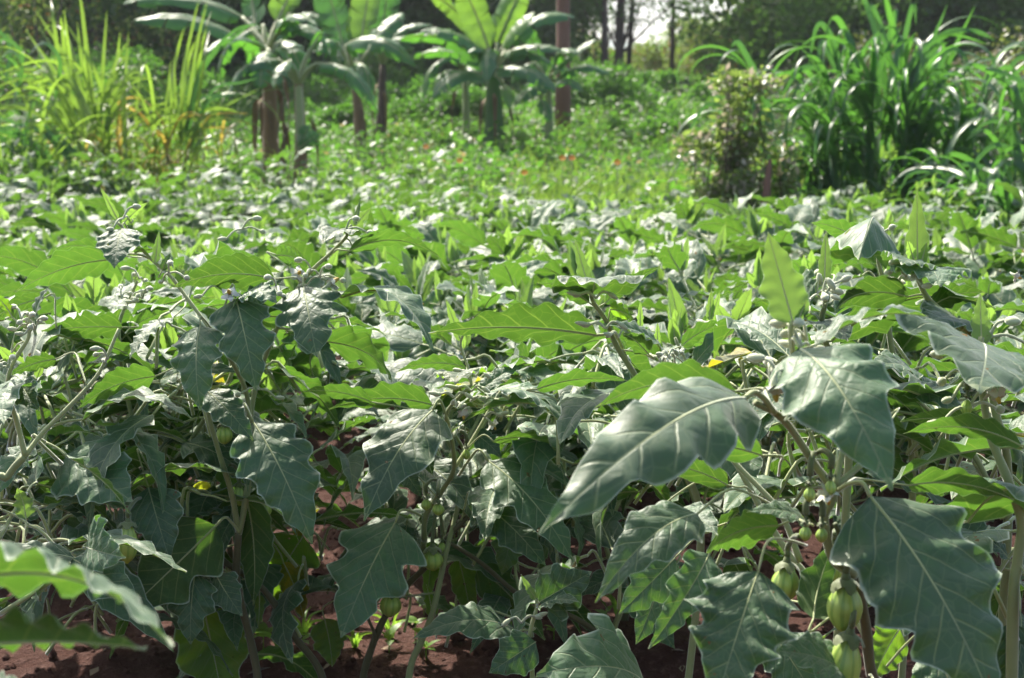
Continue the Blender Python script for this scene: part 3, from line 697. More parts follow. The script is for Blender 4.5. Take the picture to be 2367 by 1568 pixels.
# --- H3b plant with the skeletonised leaf and curled leaf
h = Hero('garden egg plant with a rolled dark leaf and lacy insect-eaten shoot', root_of(2080, 1400, 2.75))
h.stem([(2110, 1100, 2.7), (2060, 800, 2.65), (2048, 690, 2.62), (2040, 640, 2.6), (2030, 600, 2.6), (2042, 560, 2.6)], .008, .003, 'main_stem', 'stem', True)
h.leaf((2020, 578, 2.58), (1874, 516, 2.55), .38, 'V', (2036, 610, 2.6), fold=.45, arch=.16, lobe=.08, wave=.05)
h.leaf((2010, 580, 2.56), (1985, 600, 2.36), .75, 'T', (2033, 605, 2.6), fold=-.6, arch=.3, lobe=.05, curl=.6, label='dark leaf rolled under')
h.young((2042, 565, 2.6), (2062, 488, 2.6), .36, 'R', lobe=.5, nl=7, label='lacy insect-eaten young leaf')
h.leaf((1990, 640, 2.6), (1900, 700, 2.55), .5, 'U', (2045, 680, 2.62), fold=.5)
h.leaf((2060, 650, 2.6), (2160, 640, 2.6), .45, 'V', (2047, 680, 2.62), fold=.5)
for q in ((2030, 562, 2.58), (2055, 645, 2.55), (2075, 655, 2.55), (2035, 590, 2.58)): h.bud(q, 1.5)
h.fill(1950, 2250, 720, 1000, 2.6, 3.0, 18)
# --- H3c small shoot left of it
h = Hero('slim garden egg shoot with one pointed pale leaf beside the large right-hand plant', root_of(1900, 1400, 2.15))
h.stem([(1960, 1100, 2.12), (1940, 900, 2.1), (1900, 760, 2.08), (1908, 700, 2.06), (1906, 660, 2.06)], .0075, .003, 'main_stem', 'stem', True)
h.young((1906, 660, 2.06), (1910, 534, 2.08), .27, 'B')
h.leaf((1872, 708, 2.05), (1862, 625, 2.12), .75, 'V', (1898, 745, 2.08), fold=.4, arch=.1, lobe=.2)
h.leaf((1870, 650, 2.2), (1790, 670, 2.2), .5, 'V', (1900, 720, 2.1)); h.leaf((1920, 700, 2.06), (2010, 668, 2.1), .35, 'U', (1903, 740, 2.08), fold=.5)
h.leaf((1880, 750, 2.1), (1960, 790, 1.98), .7, 'T', (1896, 780, 2.1), lobe=.2)
h.bud((1900, 690, 2.03), 1.4); h.bud((1888, 680, 2.05), 1.4)
h.fill(1750, 1960, 820, 1150, 2.15, 2.5, 18)

# --- H4 left twin stem plant
h = Hero('garden egg plant with two dark upright stems left of centre and star-lobed top leaves', root_of(580, 1568, 2.75))
h.stem([(597, 1600, 2.75), (580, 1485, 2.74), (548, 1352, 2.72), (551, 1230, 2.70)], .0095, .0078, 'main_stem', 'woody', True)
h.stem([(551, 1230, 2.70), (535, 1140, 2.68), (512, 1066, 2.66), (484, 968, 2.64), (470, 900, 2.64)], .0066, .0042)
h.stem([(552, 1235, 2.70), (573, 1130, 2.70), (577, 1009, 2.70), (570, 911, 2.69), (535, 835, 2.66), (492, 768, 2.62)], .0066, .0040)
h.stem([(577, 1009, 2.70), (590, 900, 2.72), (640, 760, 2.72), (700, 650, 2.72), (770, 580, 2.72), (800, 548, 2.72), (812, 520, 2.72)], .0055, .003)
h.stem([(492, 768, 2.62), (440, 700, 2.64), (395, 640, 2.66), (350, 600, 2.68), (300, 545, 2.70), (272, 515, 2.70)], .0042, .003, mat='fuzzy')
h.leaf((545, 690, 2.60), (592, 905, 2.52), .66, (.2, -1, .42), (500, 775, 2.62), fold=.12, arch=.12, lobe=.42, nl=2.6, wave=.08)
h.leaf((565, 685, 2.62), (640, 700, 2.55), .9, 'T', (500, 770, 2.62), fold=.1, arch=.2, lobe=.5)
h.leaf((702, 662, 2.66), (732, 826, 2.54), .88, (.05, -1, .5), (690, 668, 2.72), fold=.08, arch=.12, lobe=.50, nl=3.0, wave=.08)
h.leaf((463, 752, 2.58), (463, 950, 2.50), .62, (-.2, -1, .45), (492, 768, 2.62), fold=.12, arch=.12, lobe=.30, nl=3.2, wave=.12)
h.leaf((480, 905, 2.60), (585, 1018, 2.55), .55, (.1, -.8, .6), (470, 900, 2.64), fold=.15, arch=.1, lobe=.25)
h.leaf((585, 975, 2.60), (722, 1258, 2.50), .58, (.35, -1, .45), (577, 960, 2.70), fold=.16, arch=.12, lobe=.26, nl=4, wave=.12, label='large dark blue-green leaf hanging')
h.leaf((636, 645, 2.64), (400, 664, 2.60), .55, 'V', (695, 655, 2.72), fold=.45, arch=.14, lobe=.12, wave=.08)
h.leaf((640, 590, 2.76), (700, 608, 2.72), .8, 'V', (700, 650, 2.72), fold=.4)
h.leaf((807, 580, 2.70), (1021, 600, 2.68), .42, (0, .5, .85), (770, 585, 2.72), fold=.45, arch=.18, lobe=.10, wave=.07)
h.leaf((790, 688, 2.66), (1002, 812, 2.52), .50, (.1, .0, 1), (740, 690, 2.70), fold=.45, arch=.22, lobe=.16, wave=.13)
h.leaf((755, 790, 2.72), (906, 884, 2.62), .55, 'V', (640, 760, 2.72), fold=.4, arch=.15, lobe=.16)
h.leaf((500, 1215, 2.66), (268, 1438, 2.56), .60, (.3, .85, .3), (556, 1235, 2.70), fold=.2, arch=-.04, lobe=.42, nl=2.7, mat='leaf', label='big leaf showing its ribbed green underside')
h.leaf((470, 1400, 2.86), (520, 1640, 2.86), .72, (-.2, 1, -.1), (545, 1350, 2.73), fold=.1, arch=.04, lobe=.14, mat='glow', label='leaf glowing yellow-green against the light')
h.leaf((500, 1330, 2.66), (560, 1425, 2.60), .7, 'F', (548, 1352, 2.72), fold=.1, lobe=.2)
h.leaf((450, 1330, 2.64), (440, 1490, 2.60), .75, 'F', (548, 1340, 2.72), fold=.1, lobe=.3)
h.leaf((570, 1150, 2.74), (585, 1400, 2.72), .45, (.2, .9, .2), (553, 1230, 2.70), fold=.3, lobe=.12)
h.leaf((520, 1060, 2.85), (575, 1180, 2.8), .8, 'B', (510, 1050, 2.66), mat='glow', lobe=.2)
h.leaf((655, 1300, 2.95), (702, 1432, 2.90), .60, (.1, .9, .3), (620, 1250, 2.95), fold=.2, arch=.08, lobe=.2, mat='old', label='yellow spotted leaf')
h.leaf((700, 1240, 3.0), (600, 1400, 2.98), .9, (0, 1, .1), (760, 1270, 3.0), fold=.1, lobe=.4, mat='glow')
h.leaf((750, 1430, 2.95), (768, 1542, 2.90), .8, 'B', (800, 1380, 2.95), fold=.2, lobe=.2, mat='glow')
h.leaf((600, 1375, 2.8), (596, 1450, 2.78), .4, 'B', (560, 1340, 2.75), mat='glow')
h.leaf((283, 528, 2.66), (264, 620, 2.58), .85, (0, -1, .5), (300, 545, 2.70), fold=.25, arch=.08, lobe=.2, wave=.05)
h.leaf((310, 585, 2.70), (402, 622, 2.66), .5, (0, .3, 1), (320, 565, 2.70), fold=.4, arch=.2, lobe=.12)
h.leaf((283, 520, 2.70), (342, 468, 2.72), .34, 'V', (280, 520, 2.70), fold=.4, mat='young')
h.leaf((255, 600, 2.70), (35, 676, 2.66), .48, 'V', (350, 600, 2.68), fold=.4, arch=.12, lobe=.14)
h.leaf((262, 590, 2.78), (122, 578, 2.76), .35, 'V', (350, 600, 2.68), fold=.5, arch=.18, lobe=.14)
h.young((272, 508, 2.70), (231, 432, 2.70), .22, 'B'); h.young((358, 610, 2.64), (368, 532, 2.66), .28, 'B')
h.young((802, 545, 2.72), (858, 480, 2.74), .45, 'B', lobe=.45); h.young((820, 520, 2.72), (833, 462, 2.74), .22, 'T')
h.leaf((375, 625, 2.62), (395, 585, 2.62), .5, 'F', (380, 630, 2.66)); h.leaf((800, 540, 2.72), (750, 560, 2.6), .7, 'T', (800, 548, 2.72), lobe=.4)
h.leaf((830, 570, 2.74), (900, 530, 2.78), .4, 'V', (800, 550, 2.72))
h.flower((530, 678, 2.58), (.9, 0), 1.4); h.flower((690, 632, 2.68), (1.2, .5), 1.4); h.flower((770, 652, 2.66), (1.0, 2), 1.6)
for q in ((285, 505, 2.68), (390, 632, 2.62), (720, 625, 2.7), (738, 640, 2.68), (590, 640, 2.7), (500, 660, 2.66), (560, 530, 2.8), (800, 530, 2.7), (600, 900, 2.7), (640, 665, 2.6)): h.bud(q, 1.4)
h.fruit((518, 985, 2.68), 19, 44, (500, 950, 2.66)); h.fruit((553, 1125, 2.74), 17, 46, (530, 1075, 2.68)); h.fruit((612, 1160, 2.8), 15, 40, (577, 1100, 2.72))
h.fill(330, 800, 690, 1130, 2.8, 3.15, 45)

h.fill(380, 720, 1130, 1400, 2.85, 3.3, 20); h.fill(420, 640, 1400, 1540, 3.0, 3.4, 5)
# --- H5 diagonal stem plant
h = Hero('garden egg plant with a long bare stem slanting up to the left', root_of(760, 1568, 2.85))
h.stem([(748, 1575, 2.84), (680, 1470, 2.82), (609, 1363, 2.80), (520, 1300, 2.80), (470, 1250, 2.82), (430, 1200, 2.84), (365, 1125, 2.86)], .0090, .0055, 'main_stem', 'woody', True)
h.stem([(365, 1125, 2.86), (420, 1050, 2.84), (472, 971, 2.82), (520, 900, 2.82), (560, 800, 2.84)], .0064, .0035)
h.stem([(365, 1125, 2.86), (330, 1050, 2.88), (290, 900, 2.9), (275, 760, 2.9), (300, 690, 2.9), (318, 650, 2.9)], .0058, .003)
h.leaf((155, 1052, 2.60), (305, 1160, 2.50), .85, (.1, -.9, .55), (60, 1060, 2.60), fold=.22, arch=.06, lobe=.30, nl=2.2, wave=.08)
h.leaf((343, 1127, 2.62), (392, 1295, 2.54), .72, (.15, -1, .4), (365, 1125, 2.84), fold=.15, arch=.1, lobe=.25)
h.leaf((284, 757, 2.80), (96, 766, 2.74), .55, 'V', (295, 745, 2.88), fold=.42, arch=.04, lobe=.38, nl=3.4, wave=.10)
h.leaf((300, 760, 2.86), (390, 720, 2.86), .5, 'V', (290, 770, 2.88), fold=.4)
h.leaf((310, 650, 2.9), (330, 610, 2.9), .35, 'B', (315, 660, 2.9), mat='young')
h.leaf((400, 735, 2.7), (300, 830, 2.6), .55, 'L', (430, 700, 2.8), fold=.4, lobe=.2)
h.leaf((360, 870, 2.7), (180, 945, 2.62), .50, 'V', (420, 900, 2.8), fold=.4, arch=.12, lobe=.12)
h.leaf((370, 880, 2.74), (560, 860, 2.7), .35, 'T', (420, 900, 2.82), fold=.4)
h.leaf((300, 1180, 2.6), (70, 1195, 2.55), .45, (0, .0, 1), (330, 1150, 2.8), fold=.5, arch=.12, lobe=.1)
h.leaf((320, 1050, 2.8), (250, 1110, 2.75), .8, 'V', (350, 1080, 2.86), lobe=.4)
h.leaf((400, 1060, 2.9), (470, 1100, 2.86), .7, 'T', (400, 1080, 2.85), lobe=.3)
for q in ((322, 645, 2.88), (300, 700, 2.86), (330, 690, 2.86), (280, 690, 2.86)): h.bud(q, 1.4)
h.fruit((295, 1215, 2.50), 25, 92, (330, 1150, 2.62), (0, .05), 'long pale green fruit'); h.fruit((152, 1232, 2.8), 18, 52, (190, 1180, 2.84))
h.fill(40, 480, 720, 1250, 2.7, 3.1, 45)

h.fill(20, 330, 1180, 1420, 2.7, 3.2, 16)
# --- H9 left edge plant
h = Hero('garden egg plant cut by the left edge with a forked downy stem', root_of(-30, 1500, 2.40))
h.stem([(-20, 1200, 2.40), (20, 1100, 2.40), (58, 1055, 2.40)], .009, .0066, 'main_stem', 'stem', True)
h.stem([(58, 1055, 2.40), (40, 980, 2.40), (18, 900, 2.38), (30, 840, 2.36), (66, 780, 2.36), (60, 745, 2.36)], .0055, .0032, mat='fuzzy')
h.stem([(58, 1055, 2.40), (100, 1000, 2.42), (170, 930, 2.44), (230, 860, 2.46), (275, 760, 2.48)], .0052, .0030, mat='fuzzy')
h.leaf((30, 735, 2.36), (-30, 668, 2.36), .4, 'V', (60, 760, 2.36), mat='glow', fold=.4)
h.leaf((80, 750, 2.36), (116, 660, 2.36), .55, (-.5, -.5, .6), (66, 775, 2.36), fold=.4, arch=.1, lobe=.2)
h.leaf((50, 885, 2.34), (92, 950, 2.28), .65, 'L', (18, 880, 2.38), fold=.4)
h.leaf((30, 790, 2.40), (40, 710, 2.42), .5, 'V', (55, 790, 2.36), fold=.4)
h.leaf((-20, 900, 2.36), (10, 980, 2.2), .7, 'T', (18, 920, 2.38)); h.leaf((130, 830, 2.5), (20, 870, 2.46), .5, 'V', (200, 890, 2.45))
h.leaf((100, 690, 2.6), (-20, 740, 2.56), .45, 'V', (130, 760, 2.6), fold=.4); h.leaf((170, 1290, 2.30), (-40, 1290, 2.26), .38, 'T', (250, 1240, 2.35), fold=.3, arch=.1, lobe=.05)
h.leaf((168, 1292, 2.30), (318, 1390, 2.26), .75, (.2, -.8, .5), (200, 1270, 2.33), fold=.25, arch=.08, lobe=.45, nl=2.4)
h.leaf((200, 1265, 2.32), (290, 1290, 2.2), .75, 'F', (240, 1240, 2.35), lobe=.3)
h.leaf((60, 1200, 2.36), (40, 1128, 2.36), .85, 'V', (60, 1240, 2.36), lobe=.4, mat='young')
h.stem([(250, 1240, 2.35), (140, 1330, 2.38), (0, 1420, 2.4)], .004, .005, mat='fuzzy')
for q in ((66, 752, 2.33), (82, 762, 2.33), (50, 740, 2.35), (20, 850, 2.34), (250, 830, 2.44)): h.bud(q, 1.3)
h.fill(-60, 200, 880, 1330, 2.4, 2.8, 29)

# --- H10 blurred leaves at bottom left, very near
h = Hero('nearest garden egg plant, only two blurred leaves reach in at the bottom left', root_of(-260, 1500, 1.12))
h.stem([(-220, 1700, 1.12), (-190, 1500, 1.10), (-150, 1420, 1.10)], .007, .005, 'main_stem', 'stem', True)
h.leaf((-110, 1350, 1.10), (398, 1497, .98), .46, (.0, .62, .85), (-170, 1450, 1.10), fold=.7, arch=.12, lobe=.06, nl=3.5, wave=.14, curl=.4)
h.leaf((-120, 1500, 1.10), (338, 1500, 1.02), .42, (0, .65, .8), (-170, 1480, 1.10), fold=.7, arch=.03, lobe=.08, nl=5, wave=.16)
h.leaf((-60, 1590, 1.15), (60, 1660, 1.1), .6, 'T', (-150, 1550, 1.12))
h.leaf((-30, 1250, 1.2), (18, 1215, 1.2), .6, 'T', (-120, 1400, 1.12))

# --- H6 centre plant
h = Hero('garden egg plant in the centre with small round fruits hanging on knotted brown stems', root_of(850, 1568, 2.95))
h.stem([(838, 1590, 2.94), (855, 1510, 2.92), (889, 1428, 2.90), (935, 1360, 2.88), (982, 1312, 2.86), (1030, 1248, 2.86), (1095, 1180, 2.86), (1165, 1112, 2.88), (1220, 1040, 2.9), (1270, 971, 2.92)], .0098, .0042, 'main_stem', 'woody', True)
h.stem([(980, 1250, 2.84), (985, 1190, 2.82), (1025, 1130, 2.80), (1049, 1085, 2.78), (1045, 1020, 2.76), (1032, 960, 2.74), (1060, 920, 2.72), (1090, 890, 2.70)], .0066, .0036)
h.stem([(982, 1312, 2.86), (978, 1280, 2.85), (980, 1250, 2.84)], .0066, .0066)
h.stem([(1049, 1085, 2.78), (1090, 1020, 2.80), (1130, 950, 2.82), (1160, 900, 2.84)], .0045, .003, mat='fuzzy')
h.stem([(855, 1510, 2.92), (866, 1470, 2.90), (846, 1420, 2.88), (838, 1390, 2.86)], .0042, .0032, mat='woody')
h.stem([(1090, 890, 2.70), (1082, 850, 2.70), (1065, 800, 2.7), (1072, 770, 2.7)], .0032, .0026, mat='fuzzy')
h.leaf((1000, 948, 2.70), (842, 1205, 2.56), .60, (-.35, -1, .45), (1040, 985, 2.75), fold=.14, arch=.12, lobe=.24, nl=3, wave=.10, label='broad grey-green leaf with a sunlit top')
h.leaf((914, 1207, 2.78), (788, 1475, 2.66), .78, (-.3, -1, .4), (980, 1196, 2.83), fold=.10, arch=.06, lobe=.42, nl=3.0, wave=.07, label='lobed dark leaf with pale ribs')
h.leaf((1140, 1020, 2.76), (1308, 1135, 2.70), .55, (0, .45, .9), (1075, 1045, 2.78), fold=.4, arch=.30, lobe=.10)
h.leaf((1129, 1066, 2.74), (1325, 1300, 2.62), .50, (.3, -.8, .6), (1060, 1100, 2.79), fold=.2, arch=.12, lobe=.28, nl=4)
h.leaf((1110, 1161, 2.80), (1262, 1310, 2.70), .62, (.2, -.8, .6), (1065, 1210, 2.86), fold=.2, arch=.1, lobe=.28, nl=4)
h.leaf((1190, 1210, 3.0), (1160, 1330, 2.95), .8, 'F', (1080, 1200, 2.87), mat='glow', lobe=.3)
h.leaf((1192, 1457, 2.72), (953, 1477, 2.64), .48, (.1, -.5, .9), (1100, 1400, 2.8), fold=.2, arch=.18, lobe=.14, label='flat leaf low in the centre')
h.leaf((1000, 936, 2.78), (760, 946, 2.74), .42, 'V', (1035, 975, 2.76), fold=.45, arch=.12, lobe=.12)
h.leaf((1078, 850, 2.72), (920, 858, 2.72), .36, 'V', (1086, 875, 2.70), fold=.45, arch=.14, lobe=.12)
h.leaf((1070, 868, 2.66), (1052, 888, 2.55), .9, 'V', (1088, 885, 2.70), fold=.3, arch=.1, lobe=.1, mat='glow')
h.leaf((1110, 905, 2.72), (1216, 845, 2.78), .38, 'T', (1098, 888, 2.70), fold=.5, arch=.1)
h.leaf((1120, 910, 2.70), (1325, 1000, 2.60), .45, (.1, -.2, 1), (1100, 895, 2.70), fold=.35, arch=.2, lobe=.15)
h.leaf((860, 930, 2.74), (700, 905, 2.72), .4, 'V', (1030, 975, 2.76), fold=.4)
h.leaf((960, 1005, 2.7), (1000, 1100, 2.66), .5, 'B', (1040, 1010, 2.75), fold=.4, mat='leaf')
h.leaf((930, 1080, 2.82), (975, 1150, 2.78), .6, 'F', (1010, 1150, 2.81)); h.leaf((1000, 1200, 2.95), (1080, 1140, 2.95), .6, 'T', (1000, 1170, 2.83))
h.leaf((940, 1215, 2.95), (930, 1290, 2.9), .8, 'F', (980, 1230, 2.84))
h.leaf((1105, 1310, 3.0), (1260, 1480, 2.95), .5, (.1, .9, .2), (1060, 1270, 2.95), fold=.2, lobe=.35, label='drooping leaf in shade')
h.leaf((1060, 1290, 3.05), (1090, 1440, 3.0), .45, 'B', (1040, 1255, 2.9), mat='glow', lobe=.1)
h.leaf((1000, 1250, 3.1), (985, 1400, 3.1), .35, 'B', (1010, 1240, 2.9), mat='glow')
h.leaf((1380, 775, 2.5), (990, 770, 2.42), .40, (0, .75, .8), (1460, 860, 2.52), fold=.5, arch=.05, lobe=.13, nl=5, wave=.12, label='long level leaf with a wavy crest')
h.young((1066, 790, 2.7), (1030, 690, 2.7), .25, 'B'); h.young((1075, 775, 2.7), (1150, 715, 2.7), .35, 'V'); h.young((1090, 780, 2.7), (1120, 730, 2.72), .4, 'V')
h.fruit((905, 1372, 2.82), 25, 58, (935, 1365, 2.88), (0, .1), 'egg-shaped pale green fruit'); h.fruit((1000, 1272, 2.80), 24, 50, (1010, 1175, 2.82)); h.fruit((1175, 1105, 2.9), 20, 38, (1165, 1080, 2.88))
h.fruit((1022, 1255, 2.84), 10, 26, (1018, 1190, 2.84)); h.fruit((985, 1155, 2.76), 12, 26, (1010, 1110, 2.79)); h.fruit((1013, 1165, 2.74), 14, 28, (1015, 1110, 2.79)); h.fruit((1078, 1040, 2.76), 9, 24, (1050, 1000, 2.77))
h.flower((1072, 960, 2.68), (2.4, 0), 1.2); h.flower((1140, 985, 2.74), (2.5, 2), 1.2)
for q in ((1055, 940, 2.68), (1100, 870, 2.68), (1120, 930, 2.72), (1145, 925, 2.74), (1160, 940, 2.76), (1050, 920, 2.68), (1090, 905, 2.66), (1120, 965, 2.74), (1060, 1000, 2.73)): h.bud(q, 1.5)
h.fill(880, 1330, 800, 1180, 2.85, 3.3, 40)

h.fill(780, 1200, 1130, 1400, 3.05, 3.5, 18)
# --- H7 slanting second stem
h = Hero('garden egg plant with a straight leaning green stem right of the knotted one', root_of(945, 1568, 2.80))
h.stem([(945, 1570, 2.80), (975, 1480, 2.80), (999, 1420, 2.80), (1020, 1330, 2.82), (1036, 1258, 2.84), (1060, 1160, 2.9), (1070, 1050, 2.95), (1110, 960, 3.0)], .0085, .0042, 'main_stem', 'stem', True)
h.stem([(1420, 1492, 3.0), (1330, 1430, 2.96), (1205, 1378, 2.92), (1110, 1300, 2.88), (1036, 1253, 2.84)], .0075, .0045, mat='woody')
h.leaf((1090, 1000, 3.0), (1160, 1060, 2.95), .7, 'T', (1075, 1040, 2.96)); h.leaf((1000, 1430, 2.9), (985, 1350, 2.9), .4, 'V', (1003, 1400, 2.8), mat='glow')
h.leaf((880, 1300, 3.1), (905, 1250, 3.1), .8, 'V', (1010, 1370, 2.82), mat='glow')
h.fill(1040, 1330, 1050, 1420, 2.95, 3.3, 13)

# --- H8 small low shoot
h = Hero('small low grey-green garden egg shoot growing at the bottom centre', root_of(1235, 1568, 2.55))
h.stem([(1231, 1570, 2.55), (1220, 1500, 2.55), (1228, 1450, 2.55), (1240, 1408, 2.55), (1240, 1385, 2.55)], .0055, .0035, 'main_stem', 'fuzzy', True)
h.leaf((1246, 1392, 2.53), (1368, 1322, 2.50), .95, 'F', (1240, 1400, 2.55), fold=.25, arch=.05, lobe=.3, nl=2.6)
h.leaf((1238, 1484, 2.53), (1130, 1556, 2.50), .85, 'F', (1222, 1495, 2.55), fold=.2, arch=.05, lobe=.15)
h.leaf((1250, 1400, 2.53), (1340, 1392, 2.46), .5, 'T', (1240, 1405, 2.55)); h.young((1240, 1388, 2.55), (1204, 1328, 2.55), .3, 'L')
h.bud((1205, 1440, 2.53), 1.6)
h.leaf((1500, 1600, 2.2), (1240, 1560, 2.05), .85, (0, -.7, .75), (1520, 1640, 2.2), fold=.2, arch=.18, lobe=.32, nl=3.4, wave=.12, label='broad crinkled leaf at the bottom edge')

# --- H11 plant with the upright shoot in mid picture
h = Hero('garden egg plant in mid field with a slender shoot above a long level leaf', root_of(1560, 1400, 2.62))
h.stem([(1620, 1250, 2.6), (1560, 1050, 2.58), (1500, 930, 2.55), (1468, 868, 2.52), (1425, 800, 2.5), (1400, 740, 2.48), (1372, 700, 2.46), (1364, 670, 2.46)], .0085, .0034, 'main_stem', 'stem', True)
h.stem([(1560, 1050, 2.58), (1600, 930, 2.64), (1590, 850, 2.68), (1560, 780, 2.7)], .005, .003)
h.young((1364, 678, 2.46), (1329, 553, 2.48), .28, 'B')
h.leaf((1362, 700, 2.45), (1240, 655, 2.42), .40, 'V', (1378, 712, 2.47), fold=.4, arch=.16, lobe=.08)
h.leaf((1398, 702, 2.47), (1530, 616, 2.50), .30, 'V', (1402, 745, 2.48), fold=.5, arch=.08, lobe=.08)
h.leaf((1370, 680, 2.47), (1388, 662, 2.30), .9, 'T', (1372, 700, 2.46), fold=.2, lobe=.2)
h.leaf((1410, 715, 2.48), (1465, 740, 2.44), .8, 'V', (1405, 750, 2.48), fold=.3, mat='glow', lobe=.2)
h.leaf((1535, 815, 2.55), (1390, 750, 2.46), .38, 'T', (1560, 870, 2.6), fold=.5, arch=.1); h.leaf((1500, 820, 2.5), (1440, 772, 2.45), .55, 'V', (1440, 810, 2.5), fold=.4)
h.leaf((1575, 800, 2.6), (1690, 745, 2.6), .5, 'V', (1590, 850, 2.66), fold=.4, arch=.12); h.leaf((1600, 850, 2.6), (1720, 740, 2.6), .35, 'T', (1600, 900, 2.64), fold=.5)
h.leaf((1240, 900, 2.5), (1450, 880, 2.5), .3, 'V', (1300, 930, 2.5), fold=.5, arch=.1)
h.young((1520, 800, 2.6), (1520, 745, 2.6), .3, 'B'); h.young((1480, 760, 2.6), (1480, 695, 2.6), .26, 'B'); h.young((1640, 760, 2.7), (1665, 672, 2.7), .3, 'V'); h.young((1640, 740, 2.7), (1645, 668, 2.7), .3, 'B')
for q in ((1378, 690, 2.44), (1400, 760, 2.44), (1530, 840, 2.5), (1560, 830, 2.55), (1430, 780, 2.46), (1545, 825, 2.5), (1650, 760, 2.65)): h.bud(q, 1.6)
h.fill(1260, 1800, 790, 1060, 2.6, 3.1, 45)

h = Hero('sprawling low garden egg branches between the centre and the big right-hand plant', root_of(1400, 1568, 3.05))
h.stem([(1414, 1480, 3.0), (1440, 1380, 3.0), (1400, 1250, 3.02), (1440, 1130, 3.05), (1420, 1020, 3.1)], .008, .004, 'main_stem', 'stem', True)
h.leaf((1450, 1330, 2.9), (1330, 1380, 2.85), .6, 'T', (1430, 1340, 3.0), lobe=.3); h.leaf((1450, 1240, 2.95), (1350, 1230, 2.9), .6, 'V', (1410, 1260, 3.0), lobe=.2); h.leaf((1470, 1380, 2.9), (1560, 1500, 2.85), .6, 'F', (1430, 1360, 3.0), lobe=.4)
h.fill(1330, 1760, 1040, 1330, 2.8, 3.3, 26)
# ------------------------------------------------------------------ trees and bushes behind
def leaf_cloud(centers, radii, n, size, rs, flat=.6, droop=.0, shell=.35, narrow=.45):
    """n small leaves, each two triangles bent along the midrib, spread through ellipsoids"""
    c = np.asarray(centers, float); r = np.asarray(radii, float); k = rs.randint(0, len(c), n)
    d = rs.normal(size=(n, 3)); d /= np.linalg.norm(d, axis=1)[:, None]; rad = rs.uniform(shell, 1, n) ** .6
    p = c[k] + d * rad[:, None] * r[k]
    a = rs.normal(size=(n, 3)) + d * .5; a[:, 2] -= droop; a /= np.linalg.norm(a, axis=1)[:, None]
    up = rs.normal(size=(n, 3)) * flat + np.array([SUN.x * .5, SUN.y * .5, 1.0]); b = np.cross(a, up); b /= np.linalg.norm(b, axis=1)[:, None] + 1e-9
    nn = np.cross(b, a); s = size * rs.uniform(.6, 1.35, n)[:, None]
    v = np.stack([p, p + a * s * .55 + b * s * narrow * .5 + nn * s * .08, p + a * s, p + a * s * .5 - b * s * narrow * .5 + nn * s * .08], 1).reshape(-1, 3)
    i = np.arange(n)[:, None] * 4
    f = np.concatenate([i + [0, 1, 2], i + [0, 2, 3]], 1).reshape(-1, 3)
    return v, f
def cloud_mesh(name, centers, radii, n, size, seed, mat, **k):
    v, f = leaf_cloud(centers, radii, n, size, np.random.RandomState(seed), **k)
    me = bpy.data.meshes.new(name); me.vertices.add(len(v)); me.vertices.foreach_set('co', v.astype(np.float32).ravel())
    me.loops.add(len(f) * 3); me.loops.foreach_set('vertex_index', f.astype(np.int32).ravel())
    me.polygons.add(len(f)); me.polygons.foreach_set('loop_start', np.arange(0, len(f) * 3, 3, dtype=np.int32))
    me.materials.append(M[mat]); me.update(); me.validate(); return me
def tree(name, label, cat, px, Y, H, tr, base=None, lean=(0, 0), c0=.3, crown_w=3.0, nl=9000, ls=.16, mat='far_leaf', bark='bark_dark', seed=0, group='trees behind the field', clumps=26, **k):
    x = (px - CX) / FPX * Y; z = float(gz(x, Y)) - .1; rng = random.Random(seed)
    r = thing(name, label, cat, (x, Y, z), group)
    G = Geo(); pts = [Vector((lean[0] * t * H + .05 * H * .12 * math.sin(t * 5 + seed), lean[1] * t * H, t * H * .92)) for t in np.linspace(0, 1, 9)]
    G.tube(pts, [tr * (1.25 if i == 0 else 1 - .085 * i) for i in range(9)], 12, 0, wob=.06, rng=rng)
    part('trunk', G.mesh('trunk', [M[bark]]), r)
    cs = []; rr = []; lim = Geo()
    for i in range(clumps):
        t = c0 + (1 - c0) * rng.random() ** .9; a = rng.uniform(0, 6.28); q = math.sin(math.pi * min(1, (t - c0) / (1 - c0) * .75 + .25))
        p0 = pts[min(8, int(t * 8))]; d = crown_w * q * rng.uniform(.35, 1); p1 = Vector((p0.x + math.cos(a) * d, p0.y + math.sin(a) * d, t * H + rng.uniform(-.3, .5)))
        cs.append(p1); s_ = crown_w * rng.uniform(.2, .4); rr.append((s_ * 1.2, s_ * 1.2, s_ * .75))
        lim.tube(spline([p0 - Vector((0, 0, .3)), (p0 + p1) * .5 + Vector((0, 0, -.1)), p1], 3), np.linspace(tr * .32, tr * .07, 7), 5, 0)
    part('limbs', lim.mesh('limbs', [M[bark]]), r)
    part('crown', cloud_mesh('crown', cs, rr, nl, ls, seed, mat, **k), r)
    return r
